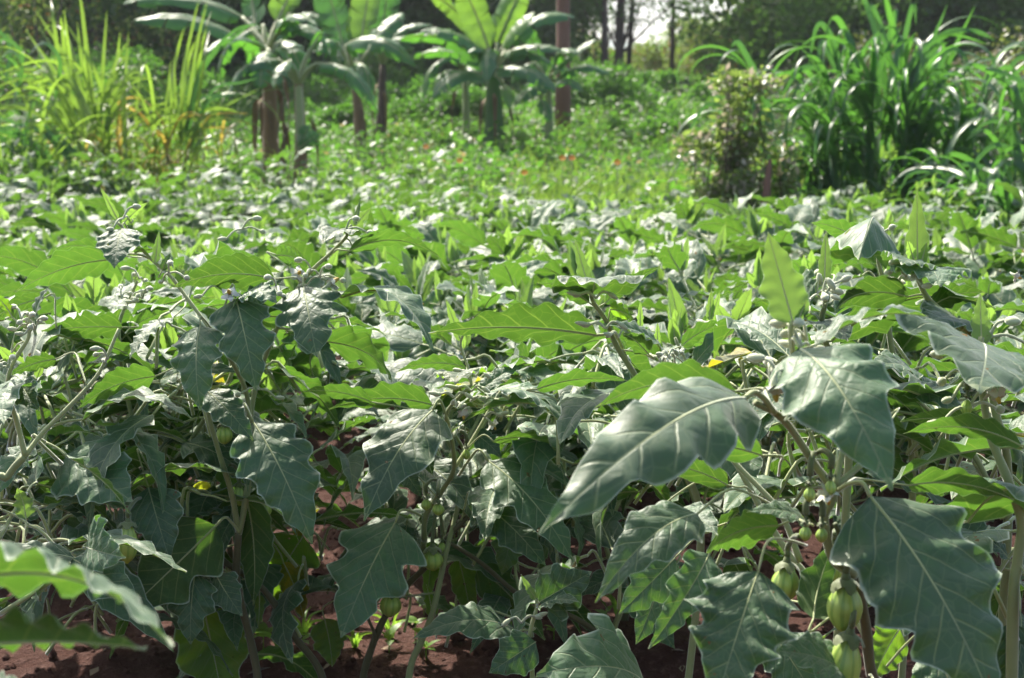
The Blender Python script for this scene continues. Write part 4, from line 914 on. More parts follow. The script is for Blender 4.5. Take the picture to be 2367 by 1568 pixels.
def bush(label, px, Y, w_, hh, n, ls, mat, seed, cat='bush', name='bush', group='bushes behind the field', clumps=14, dz=0, cr=1.0, **k):
    x = (px - CX) / FPX * Y; z = float(gz(x, Y)) + dz; rng = random.Random(seed); r = thing(name, label, cat, (x, Y, z), group); cs = []; rr = []; G = Geo()
    for i in range(clumps):
        a = rng.uniform(0, 6.28); d = rng.random() ** .6; h_ = hh * rng.uniform(.12, .86) * (1 - .35 * d * d)
        c = Vector((math.cos(a) * d * w_ * .5, math.sin(a) * d * w_ * .35, h_)); cs.append(c); s_ = cr * hh * rng.uniform(.18, .3); rr.append((s_ * 1.3, s_ * 1.2, s_))
        G.tube(spline([(c.x * .2, c.y * .2, -.1), (c.x * .6, c.y * .6, c.z * .6), c], 3), np.linspace(.02, .008, 7) * max(.5, hh / 2), 4, 0)
    part('stems', G.mesh('stems', [M['bark_dark']]), r, kind='stuff'); part('foliage', cloud_mesh('foliage', cs, rr, n, ls, seed, mat, **k), r)
    return r

tree('trunk_tree', 'tall tree with straight red-brown trunk beside the banana plants', 'tree', 1290, 25, 13, .125, c0=.42, crown_w=2.6, nl=12000, ls=.14, mat='far_leaf', bark='bark_red', seed=1, droop=.5)
for i, (px, Y, tr, ln, lab) in enumerate([(1402, 44, .10, -.012, 'left of the two tall dark-trunked trees at the sky gap'), (1432, 45, .15, .006, 'thickest dark-trunked tree at the sky gap'), (1449, 46, .08, .02, 'thin tree leaning against the thickest dark trunk'),
                                      (1544, 50, .08, 0, 'slender lone tree right of the dark pair of trunks'), (1340, 52, .07, .01, 'tree partly hidden behind the red-brown trunk')]):
    tree('eucalyptus_tree', lab, 'tree', px, Y, 13, tr, c0=.17, crown_w=2.6, nl=7500, ls=.15, mat='far_leaf', seed=10 + i, lean=(ln, 0), droop=.9, narrow=.25, clumps=30)
WALL = [(-120, 40), (60, 36), (230, 34), (420, 37), (600, 42), (770, 40), (930, 44), (1080, 46), (1200, 50), (1860, 54), (1890, 47), (1930, 44), (2060, 47), (2190, 43), (2330, 45), (2480, 42)]
WL = ['at the far left corner', 'behind the leftmost cane', 'behind the tallest cane', 'behind the long banana leaves', 'over the brown banana stem', 'behind the second banana plant', 'between the banana groups', 'over the central banana plant',
      'left of the red-brown trunk', 'right beside the sky gap', 'behind the speckled shrub', 'behind the left tip of the tall grass', 'behind the tall grass clump', 'behind the arching grass tips', 'above the low green bank at the right', 'at the far right corner']
for i, (px, Y) in enumerate(WALL):
    rr = random.Random(60 + i)
    tree('broadleaf_tree', 'dark dense tree ' + WL[i], 'tree', px, Y, rr.uniform(8, 11), .2, c0=.05 if not 9 <= i <= 10 else .1, crown_w=rr.uniform(3.0, 4.0), nl=13000, ls=.30, mat='olive_leaf' if i in (1, 9, 10) else 'far_leaf', seed=30 + i, clumps=40, shell=.2)
for i, (px, Y, hh) in enumerate([(1310, 62, 1.6), (1385, 66, 1.2), (1480, 64, 1.4), (1560, 66, 1.7), (1630, 60, 2.4), (1690, 58, 2.6), (1250, 60, 3), (1520, 80, 2.2), (1440, 82, 1.8), (1600, 84, 3.0), (1370, 84, 2.0)]):
    bush('hazy pale bush %s' % ['left of the dark trunks', 'right behind the red-brown trunk', 'between dark trunks and the lone tree', 'at the foot of the slender lone tree', 'right of the slender lone tree', 'tallest at the right of the sky gap', 'behind the small banana plant', 'far beyond the lone tree', 'far beyond the dark trunks', 'tall and far at the right of the gap', 'far beyond the red-brown trunk'][i],
         px, Y, 5.5, hh, 7000, .17, 'olive_leaf', 80 + i, clumps=18)
bl = [(-60, 37, 5.0, 4.2, 'far_leaf', 'dark undergrowth at the far left corner'), (130, 39, 5.0, 4.6, 'far_leaf', 'dark undergrowth behind the tallest cane'), (330, 38, 5.0, 4.4, 'far_leaf', 'dark undergrowth behind the long banana leaves'), (530, 40, 5.0, 4.6, 'far_leaf', 'dark undergrowth left of the brown banana stem crown'), (730, 39, 5.0, 4.0, 'far_leaf', 'dark undergrowth right of the brown banana crown'), (930, 41, 5.0, 4.2, 'far_leaf', 'dark undergrowth left of the central banana crown'), (1120, 44, 5.0, 3.8, 'far_leaf', 'dark undergrowth behind the central banana crown'), (1790, 45, 5.0, 4.0, 'far_leaf', 'dark undergrowth above the speckled shrub'), (1940, 40, 5.0, 4.0, 'far_leaf', 'dark undergrowth behind the tall grass'), (2110, 41, 5.0, 4.6, 'far_leaf', 'dark undergrowth behind the right part of the tall grass'), (2290, 40, 5.0, 3.8, 'far_leaf', 'dark undergrowth left of the right edge'), (2450, 41, 5.0, 4.2, 'far_leaf', 'dark undergrowth at the far right corner'),
      (250, 27, 2.6, 1.6, 'bush_leaf', 'rounded green bush between the two cane clumps'), (345, 25, 2.4, 1.5, 'bush_leaf', 'rounded green bush behind the second cane clump'), (60, 24, 2.6, 1.7, 'bush_leaf', 'bush behind the grass at the left edge'),
      (480, 27, 2.6, 1.1, 'bush_leaf', 'bush under the long banana leaves'), (720, 29, 2.4, 1.0, 'bush_leaf', 'bush right of the brown banana stem'), (980, 31, 2.8, .9, 'bush_leaf', 'pale bush left of the central banana plant'), (900, 34, 3.0, 1.5, 'far_leaf', 'dark bush in the shade between banana groups'),
      (1040, 27, 1.8, .9, 'bush_leaf', 'leafy bush at the foot of the thin banana plant'), (1385, 30, 2.2, 1.25, 'bush_leaf', 'rounded dark bush right of the red-brown trunk'), (1320, 33, 1.6, 1.4, 'far_leaf', 'dark bush right behind the red-brown trunk'), (1500, 24, 1.6, .55, 'bush_leaf', 'low bush in the weedy field'),
      (1120, 22.5, 1.5, .5, 'far_leaf', 'dark creeper around the foot of the central banana plant'), (1640, 26, 2.4, .6, 'bush_leaf', 'low bush left of the speckled shrub'), (2250, 19, 4.0, 1.9, 'dead_mix', 'leafy bank behind the tall grass'), (2100, 21, 3.5, 1.9, 'dead_mix', 'leafy bank left behind the tall grass'), (2400, 20, 3.4, 1.9, 'dead_mix', 'leafy bank at the right edge'),
      (1540, 34, 3, .8, 'bush_leaf', 'low bush before the slender lone tree'), (640, 33, 3.2, 1.5, 'far_leaf', 'dark bush behind the brown banana stem'), (110, 29, 4.5, 3.3, 'olive_leaf', 'tall olive bush behind the tallest cane'), (820, 26.5, 2.0, .6, 'bush_leaf', 'low bush at the foot of the second banana plant')]
for i, (px, Y, w_, hh, mt, lab) in enumerate(bl): bush(lab, px, Y, w_, hh, 6500 if i < 12 else 5200, .085 if Y < 30 else (.22 if i < 12 else .11), 'bush_leaf' if i in (1, 3, 5) else mt, 120 + i)

M['speckle'] = simple_leaf('speckled_shrub_leaf_pale', (.09, .14, .045), (.22, .24, .10), (.28, .42, .07), .4, .45, .6, 3, (.42, .36, .26, .2))
# speckled shrub in front of the tall grass
def shrub():
    Y = 11.2; x = (1712 - CX) / FPX * Y; z = float(gz(x, Y)); rng = random.Random(201)
    r = thing('speckled_shrub', 'loose speckled shrub of pale, dead and green leaves with a brown stalk', 'shrub', (x, Y, z)); cs = []; rr = []
    for i in range(24):
        a = rng.uniform(0, 6.28); sp_ = rng.uniform(.03, .36); hh = rng.uniform(.7, 1.95) * (1 - sp_ * .5); b = Vector((math.cos(a) * .1, math.sin(a) * .1, -.05))
        t = Vector((math.cos(a) * sp_ + rng.gauss(0, .05), math.sin(a) * sp_ * .7, hh)); mid = (b + t) * .5 + Vector((math.cos(a) * .12, 0, .1)); pts = spline([b, mid, t, t + Vector((math.cos(a) * .12, 0, rng.uniform(-.12, .05)))], 4)
        G = Geo(); G.tube(pts, np.linspace(.009, .002, len(pts)), 5, 0); part('branch', G.mesh('branch', [M['bark_dark']]), r)
        for p in pts[6:]:
            if rng.random() < .85: cs.append(p); q = rng.uniform(.06, .17); rr.append((q, q, q * .8))
    part('foliage', cloud_mesh('foliage', cs, rr, 3600, .066, 201, 'speckle', narrow=.55, shell=.1), r, kind='stuff')
    G = Geo(); G.tube(spline([P(1765, 560, 11.0) - r.location, P(1772, 440, 11.0) - r.location, P(1780, 370, 11.05) - r.location], 4), np.linspace(.045, .015, 9), 8, 0)
    part('brown_stalk', G.mesh('brown_stalk', [M['bark_red']]), r)
shrub()

# ------------------------------------------------------------------ banana plants
def banana_leaf(parent, b, t, W, nk, arch, seed, mat='ban', tear=.5, droopside=.5, node=None, label=None):
    rng = random.Random(seed); bb = b - parent.location; tt = t - parent.location; L = (tt - bb).length; m = frame(bb, tt, Vector(nk)); G = Geo(); n = 30; k = 4
    ribs = []
    for i in range(n + 1):
        s_ = i / n; ribs.append(Vector((0, L * s_, arch * L * 4 * s_ * (1 - s_))))
    for side in (-1, 1):
        i = 0
        while i < n:
            j = min(n, i + (rng.randint(1, 4) if rng.random() < tear else rng.randint(5, 11))); dr = droopside * (rng.uniform(.5, 1.5) if tear > .3 else 1); sh = rng.uniform(-.02, .02) * L; cut = rng.uniform(.8, 1.0)
            vs = []; uv = []
            for q in range(i, j + 1):
                s_ = q / n; wd = W * .5 * (min(1, s_ * 7 + .25) ** .6) * (1 - max(0, (s_ - .55) / .45) ** 2.2 * .93) * cut
                gap = ((.012 if tear > .3 else .003) * L if q == i else (-(.012 if tear > .3 else .003) * L if q == j else 0))
                for e in range(k + 1):
                    u = e / k; a = .35 - dr * 1.5 * u; x = side * wd * u * math.cos(a * .8); z = wd * u * (math.sin(.35) * (1 - u) - dr * u * .9) + .012 * W * math.sin(q * 1.1 + e)
                    vs.append(m @ (ribs[q] + Vector((x, gap * u + sh * u + wd * .25 * u, z)))); uv.append((side * u, s_))
            fs = [(a * (k + 1) + e, a * (k + 1) + e + 1, (a + 1) * (k + 1) + e + 1, (a + 1) * (k + 1) + e) for a in range(j - i) for e in range(k)]
            if side < 0: fs = [tuple(reversed(f)) for f in fs]
            G.add(vs, fs, 0, uv, uv); i = j
    G.tube([m @ (p - Vector((0, 0, .012))) for p in ribs], np.linspace(.022, .005, n + 1), 6, 1, False)
    if node is not None:
        q = node - parent.location; G.tube(spline([q, (q + bb) * .5 + Vector((0, 0, .03)), m @ ribs[0]], 4), np.linspace(.04, .022, 9), 7, 1)
    part('leaf', G.mesh('leaf', [M[mat], M['stem']]), parent, None, label)
def banana(label, base, top, r0, leaves, dry=3, seed=0, mat='ban', stemmat='dry', extra=4):
    rng = random.Random(seed); b = P(*base); g = Vector((b.x, base[2], float(gz(b.x, base[2])) - .1)); r = thing('banana_plant', label, 'banana plant', g, 'banana plants behind the field')
    tp = P(*top) - g; G = Geo(); pts = spline([Vector((0, 0, 0)), tp * .5 + Vector((.03, 0, 0)), tp], 5)
    G.tube(pts, np.linspace(r0 * 1.25, r0 * .6, len(pts)), 14, 0, wob=.05, rng=rng)
    part('pseudostem', G.mesh('pseudostem', [M[stemmat]]), r)
    for i in range(dry):
        a = rng.uniform(0, 6.28); h0 = tp * rng.uniform(.45, .95); G = Geo(); o = Vector((math.cos(a), math.sin(a), 0)); vs = []; fs = []
        pth = spline([h0 + o * r0 * .9, h0 + o * (r0 + .10) + Vector((0, 0, -.12)), h0 + o * (r0 + .13) + Vector((0, 0, -.5)), h0 + o * (r0 + .08) + Vector((0, 0, -.85))], 4); sd = Vector((-o.y, o.x, 0))
        for q, p in enumerate(pth):
            w_ = .045 * min(1, .15 + q * .25) * (1 - q / 13); vs += [p - sd * w_ + o * .02, p + o * .03 * math.sin(q), p + sd * w_ + o * .02]
        fs = [(q * 3 + e, q * 3 + e + 1, q * 3 + e + 4, q * 3 + e + 3) for q in range(len(pth) - 1) for e in range(2)]
        G.add(vs, fs); part('dry_leaf', G.mesh('dry_leaf', [M['dry']]), r)
    for i, lf in enumerate(leaves):
        bb, tt, W, nk, arch = lf[:5]; kw = lf[5] if len(lf) > 5 else {}
        banana_leaf(r, P(*bb), P(*tt), W, nk, arch, seed * 40 + i, kw.get('mat', mat), kw.get('tear', .5), kw.get('ds', .5), P(*top))
    tw = P(*top)
    for i in range(extra):
        a = rng.uniform(0, 6.28); L = rng.uniform(.7, 1.2); e = tw + Vector((math.cos(a) * L * .8, math.sin(a) * L * .8, rng.uniform(-.5, .5) * L)); b0 = tw + Vector((math.cos(a) * .22, math.sin(a) * .22, rng.uniform(.1, .35)))
        banana_leaf(r, b0, e, rng.uniform(.22, .32), (rng.gauss(0, .2), -.2, 1), rng.uniform(.12, .25), seed * 77 + i, 'ban', .7, .7, tw)
    return r
U_, C_, B_ = (0, -.3, 1), (.2, -.9, .4), (0, 1, .2)
banana('banana plant with a dry brown stem and two long leaves arching left', (620, 372, 17), (618, 125, 17), .095,
       [((560, 92, 17), (308, 48, 16.6), .34, (0, -.6, .9), .12), ((560, 40, 17.3), (285, 8, 17.4), .34, (0, -.6, .9), .12), ((610, 110, 16.8), (470, 128, 16), .30, (0, .2, 1), .15), ((640, 85, 17), (755, 110, 16.6), .34, U_, .25),
        ((640, 50, 17.2), (700, -80, 17.4), .32, B_, .1, {'mat': 'ban_y'}), ((620, 120, 16.6), (600, 205, 16.2), .36, (0, -1, .2), .2), ((590, 60, 17.4), (560, -100, 17.8), .3, B_, .1), ((655, 95, 17.4), (700, 175, 17), .34, (.3, -1, .3), .2)], 9, 1)
banana('small young banana plant with bare stalks right behind the brown stem', (686, 330, 16.4), (690, 195, 16.4), .075,
       [((715, 120, 16.4), (745, 70, 16.4), .10, B_, .1), ((668, 140, 16.4), (640, 110, 16.4), .10, U_, .1), ((700, 330, 16.2), (712, 290, 16.2), .18, (.2, -1, .2), .1), ((690, 345, 16.2), (735, 310, 16.1), .22, (.2, -1, .2), .1)], 2, 2)
banana('second banana plant with a drooping dark fringed leaf', (832, 250, 23), (818, 175, 23), .09,
       [((800, 105, 22.6), (962, 152, 22), .42, (0, -.7, .8), .22, {'ds': .9}), ((780, 100, 23), (735, 120, 22.6), .42, U_, .2, {'ds': .9}), ((800, 130, 23.5), (745, -60, 24), .55, B_, .05), ((830, 120, 23.5), (860, -70, 24), .5, B_, .05, {'mat': 'ban_y'}), ((850, 120, 23), (930, 30, 23.5), .45, (-.3, -.6, .8), .1), ((780, 70, 24), (700, 30, 24), .4, U_, .1)], 2, 3)
banana('dark-stemmed banana plant leaning right of the second one', (870, 250, 24), (885, 150, 24), .08,
       [((890, 110, 24), (960, 100, 23.6), .4, U_, .2), ((880, 100, 24.2), (900, -60, 24.5), .5, B_, .05), ((870, 110, 24), (820, 60, 24), .4, U_, .1), ((900, 90, 24.4), (1000, 60, 24.6), .35, U_, .15)], 2, 4, stemmat='bark_dark')
banana('central banana plant with bright upright leaves and a creeper-covered stem', (1135, 310, 22), (1140, 170, 22), .15,
       [((1130, 112, 21.8), (1065, -40, 21.8), .52, (-.25, .3, .9), .06, {'mat': 'ban_y', 'tear': .15, 'ds': .2}), ((1160, 112, 21.8), (1235, 30, 21.7), .45, (-.3, -.4, .9), .1, {'mat': 'ban_y', 'tear': .2, 'ds': .3}), ((1150, 100, 22.3), (1210, -40, 22.4), .5, (.3, -.5, .8), .06, {'mat': 'ban_y', 'tear': .2}),
        ((1120, 130, 21.7), (972, 72, 21.3), .40, (0, -.5, .9), .15), ((1115, 135, 22), (920, 92, 22), .36, (0, .3, 1), .15), ((1110, 95, 22.2), (985, -20, 22.4), .36, (-.3, .4, .8), .1, {'mat': 'ban_y'}), ((1165, 125, 22), (1300, 118, 21.6), .36, (0, -.4, 1), .12),
        ((1150, 160, 21.6), (1285, 212, 21.2), .38, (0, -.5, .9), .18), ((1110, 170, 21.8), (1000, 228, 21.4), .36, (0, -.4, 1), .2), ((1165, 195, 21.6), (1180, 250, 21.2), .2, C_, .1, {'mat': 'ban_y'}), ((1115, 150, 22.4), (955, 135, 22.8), .38, (0, .2, 1), .15), ((1180, 100, 22.5), (1330, 40, 22.8), .4, (0, -.4, .9), .2)], 4, 5, stemmat='bush_leaf')
banana('thin pale-stemmed banana plant just left of the central one', (1072, 265, 23.5), (1075, 180, 23.5), .065,
       [((1070, 150, 23.4), (1000, 110, 23.2), .35, U_, .15), ((1085, 150, 23.4), (1110, 195, 23), .3, C_, .1), ((1060, 165, 23.4), (1010, 205, 23), .3, U_, .2)], 1, 6, stemmat='stem')
banana('small banana plant with a shiny upright leaf right of the red-brown trunk', (1262, 290, 22.6), (1268, 200, 22.6), .07,
       [((1278, 172, 22.4), (1378, 92, 22.2), .34, (-.45, -.3, .85), .08, {'tear': .1, 'ds': .25}), ((1285, 185, 22.4), (1412, 172, 22.2), .30, U_, .2), ((1280, 200, 22.4), (1345, 212, 22), .26, U_, .25), ((1258, 175, 22.8), (1215, 55, 23), .28, B_, .1), ((1262, 205, 22.5), (1190, 245, 22.2), .30, U_, .2), ((1250, 230, 22.4), (1270, 280, 22.2), .22, C_, .1)], 1, 7, stemmat='stem')

# ------------------------------------------------------------------ tall grasses
def ribbon(G, pts, W, tw=0, n=None, vfold=.35, side=None):
    """blade of grass along a path: three vertices a row, V-shaped"""
    q = len(pts); vs = []; fs = []
    sd = side
    for i, p in enumerate(pts):
        t = (pts[min(i + 1, q - 1)] - pts[max(i - 1, 0)]).normalized()
        if sd is None: sd = t.cross(Vector((0, -1, .3))).normalized()
        sd = (sd - t * sd.dot(t)).normalized(); s2 = Matrix.Rotation(tw * i / q, 3, t) @ sd
        nn = t.cross(s2); s_ = i / (q - 1); w_ = W * .5 * min(1, s_ * 5 + .45) * (1 - s_ ** 3.0) + .0008
        vs += [p - s2 * w_ + nn * w_ * vfold, p, p + s2 * w_ + nn * w_ * vfold]
    fs = [(i * 3 + e, i * 3 + e + 1, i * 3 + e + 4, i * 3 + e + 3) for i in range(q - 1) for e in range(2)]
    G.add(vs, fs)
def blade_variant(seed, L, W, bend, mat, name='blade'):
    rng = random.Random(seed); pts = []; p = Vector((0, 0, 0)); a = rng.uniform(.05, .25); n = 16
    for i in range(n + 1):
        pts.append(p.copy()); s_ = i / n; a += bend * (.3 + 2.0 * s_) / n * rng.uniform(.8, 1.2)
        p = p + Vector((math.sin(a), rng.gauss(0, .02), math.cos(a))) * (L / n)
    G = Geo(); ribbon(G, pts, W, rng.uniform(-.6, .6), side=Vector((0, 1, 0))); return G.mesh(name, [M[mat]])
def clump(label, px, Y, nb, spread, variants, seed, heroes=(), canes=6, cane_h=1.1, cane_mat='grass', base_h=(.0, .9), group='clumps of tall grass', hw=.035, tilt=.25, hj=0):
    x = (px - CX) / FPX * Y; z = float(gz(x, Y)); r = thing('tall_grass', label, 'tall grass', (x, Y, z), group); rng = random.Random(seed); cs = []
    for i in range(canes):
        a = rng.uniform(0, 6.28); d = spread * .5 * math.sqrt(rng.random()); b = Vector((math.cos(a) * d * 1.0, math.sin(a) * d * .5, 0)); t = b + Vector((b.x * .3 + rng.gauss(0, .05), b.y * .3, cane_h * rng.uniform(.6, 1.1)))
        G = Geo(); G.tube(spline([b - Vector((0, 0, .05)), (b + t) * .5 + Vector((rng.gauss(0, .02), 0, 0)), t], 4), np.linspace(.013, .006, 9), 6, 0); part('cane', G.mesh('cane', [M[cane_mat]]), r); cs.append((b, t))
    ms = []
    for i in range(nb):
        b, t = rng.choice(cs); s_ = rng.uniform(*base_h); p = b + (t - b) * s_; out = math.atan2(p.y, p.x) if p.xy.length > .1 and rng.random() < .6 else rng.uniform(0, 6.28)
        ms.append((p.y + rng.uniform(-.2, .2), rng.choice(variants), Matrix.Translation(p) @ Matrix.Rotation(out + rng.gauss(0, .5), 4, 'Z') @ Matrix.Rotation(rng.gauss(.1, tilt), 4, 'Y') @ Matrix.Scale(rng.uniform(.7, 1.15), 4)))
    ms.sort(key=lambda q: q[0]); keep = 300 - (len(heroes) * (1 + hj))
    for _, d, m in ms[:keep]: part('blade', d, r, m)
    if len(ms) > keep:
        G = Geo()
        for _, d, m in ms[keep:]: G.add([m @ v.co for v in d.vertices], [tuple(f.vertices) for f in d.polygons], 0)
        part('back_blades', G.mesh('back_blades', [variants[0].materials[0]]), r, kind='stuff')
    jr = random.Random(seed + 9)
    for hb in list(heroes):
        for q in range(hj):
            dx, dy = jr.gauss(0, 30), jr.gauss(0, 22); sc_ = jr.uniform(.7, 1.1); b0 = hb[0][0]
            heroes = list(heroes) + [([(b0[0] + dx + (c[0] - b0[0]) * sc_ * jr.uniform(.85, 1.15), b0[1] + dy + (c[1] - b0[1]) * sc_, jr.uniform(-.3, .3) if k else 0) for k, c in enumerate(hb[0])],) + tuple(hb[1:])]
    for hb in heroes:
        pts = [P(a, b, Y + (c if len(q_) > 2 else 0)) - r.location for q_ in hb[0] for (a, b, c) in [tuple(q_) + ((0,) if len(q_) < 3 else ())]]
        G = Geo(); ribbon(G, spline(pts, 6), hb[1] if len(hb) > 1 else hw, hb[3] if len(hb) > 3 else 0, vfold=.25); part('blade', G.mesh('blade', [M[hb[2] if len(hb) > 2 else 'grass']]), r)
    return r
GV = [blade_variant(500 + i, random.Random(i).uniform(.7, 1.15), random.Random(i).uniform(.036, .06), random.Random(i + 3).uniform(1.6, 3.6), 'grass') for i in range(10)]
GY = [blade_variant(520 + i, random.Random(i).uniform(0.65, 1.23), random.Random(i).uniform(0.0216, 0.0405), random.Random(i + 3).uniform(1.0, 2.6), 'grass_y') for i in range(8)]
GL = [blade_variant(580 + i, random.Random(i).uniform(1.3, 1.95), random.Random(i).uniform(0.0243, 0.0378), random.Random(i + 3).uniform(1.2, 2.8), 'grass_y') for i in range(6)]
GO = [blade_variant(540 + i, random.Random(i).uniform(0.52, 1.04), random.Random(i).uniform(0.0189, 0.0351), random.Random(i + 3).uniform(1.4, 3.2), 'grass_o') for i in range(6)]
GD = [blade_variant(560 + i, random.Random(i).uniform(0.52, 1.17), random.Random(i).uniform(0.0162, 0.0297), random.Random(i + 3).uniform(1.0, 3), 'grass') for i in range(6)]
H = lambda *p: list(p)
NAP = [(H((2010, 400), (1990, 250), (1960, 80), (1945, 150)), .055), (H((1960, 330), (1935, 130), (1905, 60), (1885, 70), (1868, 160)), .05), (H((2080, 330), (2060, 150), (2020, 20), (2005, 40)), .05), (H((2050, 330), (2080, 150), (2110, 10), (2118, 60)), .045),
       (H((2100, 300), (2140, 140), (2190, 10)), .045), (H((2080, 280), (2120, 150), (2190, 80), (2260, 72), (2300, 95)), .04), (H((2080, 300), (2110, 180), (2160, 95), (2220, 68), (2300, 92)), .04), (H((2120, 330), (2160, 200), (2190, 120), (2230, 130), (2250, 210)), .045),
       (H((1950, 300), (1900, 170), (1850, 160), (1820, 200), (1800, 240)), .045), (H((1990, 330), (1940, 250), (1880, 240), (1830, 280)), .04), (H((1990, 300), (1970, 180), (2000, 110), (2060, 60), (2085, 110)), .03), (H((2000, 400), (1985, 330), (1960, 310), (1950, 380), (1945, 450)), .055),
       (H((2040, 440), (2030, 370), (2010, 350), (2005, 420), (2003, 520)), .05), (H((1920, 420), (1905, 340), (1870, 330), (1850, 400), (1845, 460)), .05), (H((1880, 470), (1860, 390), (1830, 370), (1815, 420)), .05), (H((2130, 350), (2180, 270), (2240, 250), (2270, 320), (2290, 400)), .045),
       (H((2090, 420), (2140, 330), (2190, 300), (2230, 360)), .045), (H((2050, 350), (2030, 200), (2050, 120), (2085, 60)), .05), (H((1930, 380), (1890, 300), (1850, 230), (1810, 250)), .04), (H((2110, 380), (2170, 200), (2230, 180), (2260, 290)), .04), (H((2160, 420), (2140, 300), (2110, 180), (2095, 260)), .05),
       (H((2030, 300), (1940, 170), (1900, 95), (1890, 160), (1880, 230)), .045), (H((2070, 250), (2140, 120), (2180, 100)), .04)]
clump('tall dark green grass clump with broad arching blades at the right', 2060, 12.0, 760, 1.7, GV + GV + GD[:3], 301, NAP, 40, 1.5, base_h=(0, 1), hj=2)
RE = [(H((2330, 470), (2290, 400), (2230, 380), (2180, 420), (2090, 470, -.2)), .04), (H((2400, 330), (2340, 200), (2260, 150), (2215, 170)), .035), (H((2420, 400), (2370, 250), (2340, 270), (2320, 330)), .04), (H((2400, 450), (2340, 350), (2290, 340), (2240, 400), (2225, 470)), .04), (H((2450, 300), (2380, 140), (2330, 160), (2310, 210)), .035),
      (H((2380, 430), (2340, 330), (2300, 280), (2240, 310)), .035), (H((2400, 500), (2350, 380), (2320, 400), (2300, 480)), .035), (H((2300, 500), (2250, 430), (2190, 400), (2110, 400), (2080, 440)), .035), (H((2440, 420), (2390, 200), (2350, 230), (2345, 420)), .04), (H((2290, 520), (2250, 400), (2240, 420), (2235, 520)), .04)]
clump('arching grass clump cut by the right edge', 2380, 10.6, 260, 1.5, GV, 302, RE, 22, 1.0, hj=2)
LF = [(H((1790, 300), (1760, 200), (1715, 110), (1700, 98), (1690, 110)), .05), (H((1790, 320), (1750, 240), (1700, 190), (1650, 180), (1640, 220)), .035), (H((1780, 300), (1730, 220), (1680, 210), (1650, 240)), .035), (H((1770, 330), (1700, 270), (1640, 240), (1600, 290), (1590, 330)), .03), (H((1760, 400), (1690, 380), (1600, 350), (1560, 400)), .03)]
clump('few thin grass blades reaching left over the speckled shrub', 1790, 11.7, 14, .3, GV, 303, LF, 2, .8)
CA = [(H((225, 300), (205, 160), (190, 30), (183, -20)), 0.044, 'grass_y'), (H((215, 300), (190, 150), (178, 50)), 0.039, 'grass_y'), (H((232, 300), (238, 150), (247, 25)), 0.039, 'grass_y'), (H((240, 300), (290, 190), (310, 168), (330, 172)), 0.034, 'grass_y'), (H((220, 300), (160, 150), (80, 20)), 0.039, 'grass_y'), (H((205, 280), (130, 170), (60, 70)), 0.039, 'grass_y'),
      (H((235, 320), (270, 200), (340, 175)), 0.047, 'grass_y'), (H((240, 280), (265, 150), (300, 90)), 0.039, 'grass_y')]
clump('tall upright yellow-green cane with spear-like blades at the left', 225, 15.2, 55, .5, GL + GY[:3], 304, CA, 6, 1.0, 'bark_red', (.15, 1.0), hj=2)
CB = [(H((415, 330), (405, 220), (402, 130)), 0.034, 'grass_y'), (H((428, 330), (420, 200), (445, 60), (460, 0)), 0.034, 'grass_y'), (H((430, 300), (440, 200), (460, 80), (480, 0)), 0.039, 'grass_y'), (H((430, 330), (470, 160), (560, 70), (590, 55)), 0.039, 'grass'), (H((440, 320), (490, 210), (560, 190), (600, 180)), 0.029, 'grass'), (H((380, 370), (385, 250), (395, 140)), 0.034, 'grass_y'),
      (H((430, 350), (500, 260), (600, 205)), 0.039, 'grass_y'), (H((450, 380), (480, 290), (530, 275), (600, 290)), 0.039, 'grass_y'), (H((400, 350), (330, 270), (280, 240), (250, 250)), 0.033, 'grass_o'), (H((430, 350), (460, 300), (540, 295)), 0.026, 'grass_o')]
clump('second cane clump of pale green blades left of the brown banana stem', 385, 15.6, 60, .6, GL[:3] + GY[:4] + GO[:3], 305, CB, 7, .8, 'grass_o', (.1, 1.0), hj=2)
for i, (px, Y, nb, lab, vs_) in enumerate([(30, 14.2, 90, 'arching grass fountain cut by the left edge', GD + GY[:3]), (110, 15, 80, 'arching yellow grass at the left', GY + GO), (300, 15.4, 80, 'dry orange-tinged grass between the cane clumps', GO + GY[:3]), (500, 16, 90, 'low mixed grass right of the second cane clump', GO[:3] + GY + GD), (-70, 14.4, 60, 'grass outside the left edge', GD + GY), (150, 17, 40, 'darker grass standing behind the tallest cane', GD)]):
    clump(lab, px, Y, nb, .75, vs_, 310 + i, (), 6, .7, 'grass_y', (.0, 1.0), tilt=.45)
ARC = [(H((150, 330), (80, 260), (0, 250), (-60, 290)), 0.039, 'grass_y'), (H((170, 300), (100, 200), (40, 185), (-40, 215)), 0.039, 'grass_y'), (H((160, 350), (90, 290), (0, 300), (-40, 330)), 0.039, 'grass'), (H((190, 320), (120, 180), (60, 160), (-20, 170)), 0.036, 'grass_y'), (H((140, 420), (60, 330), (-10, 320)), 0.046, 'grass'), (H((60, 420), (40, 300), (-20, 260)), 0.039, 'grass'),
       (H((120, 430), (100, 350), (20, 310), (-60, 340)), 0.039, 'grass'), (H((40, 220), (50, 130), (10, 90), (-30, 130)), 0.039, 'grass')]
clump('broad blades arching out of the left edge', 60, 14.6, 60, .5, GY, 320, ARC, 3, .6, 'grass_y', hj=4)

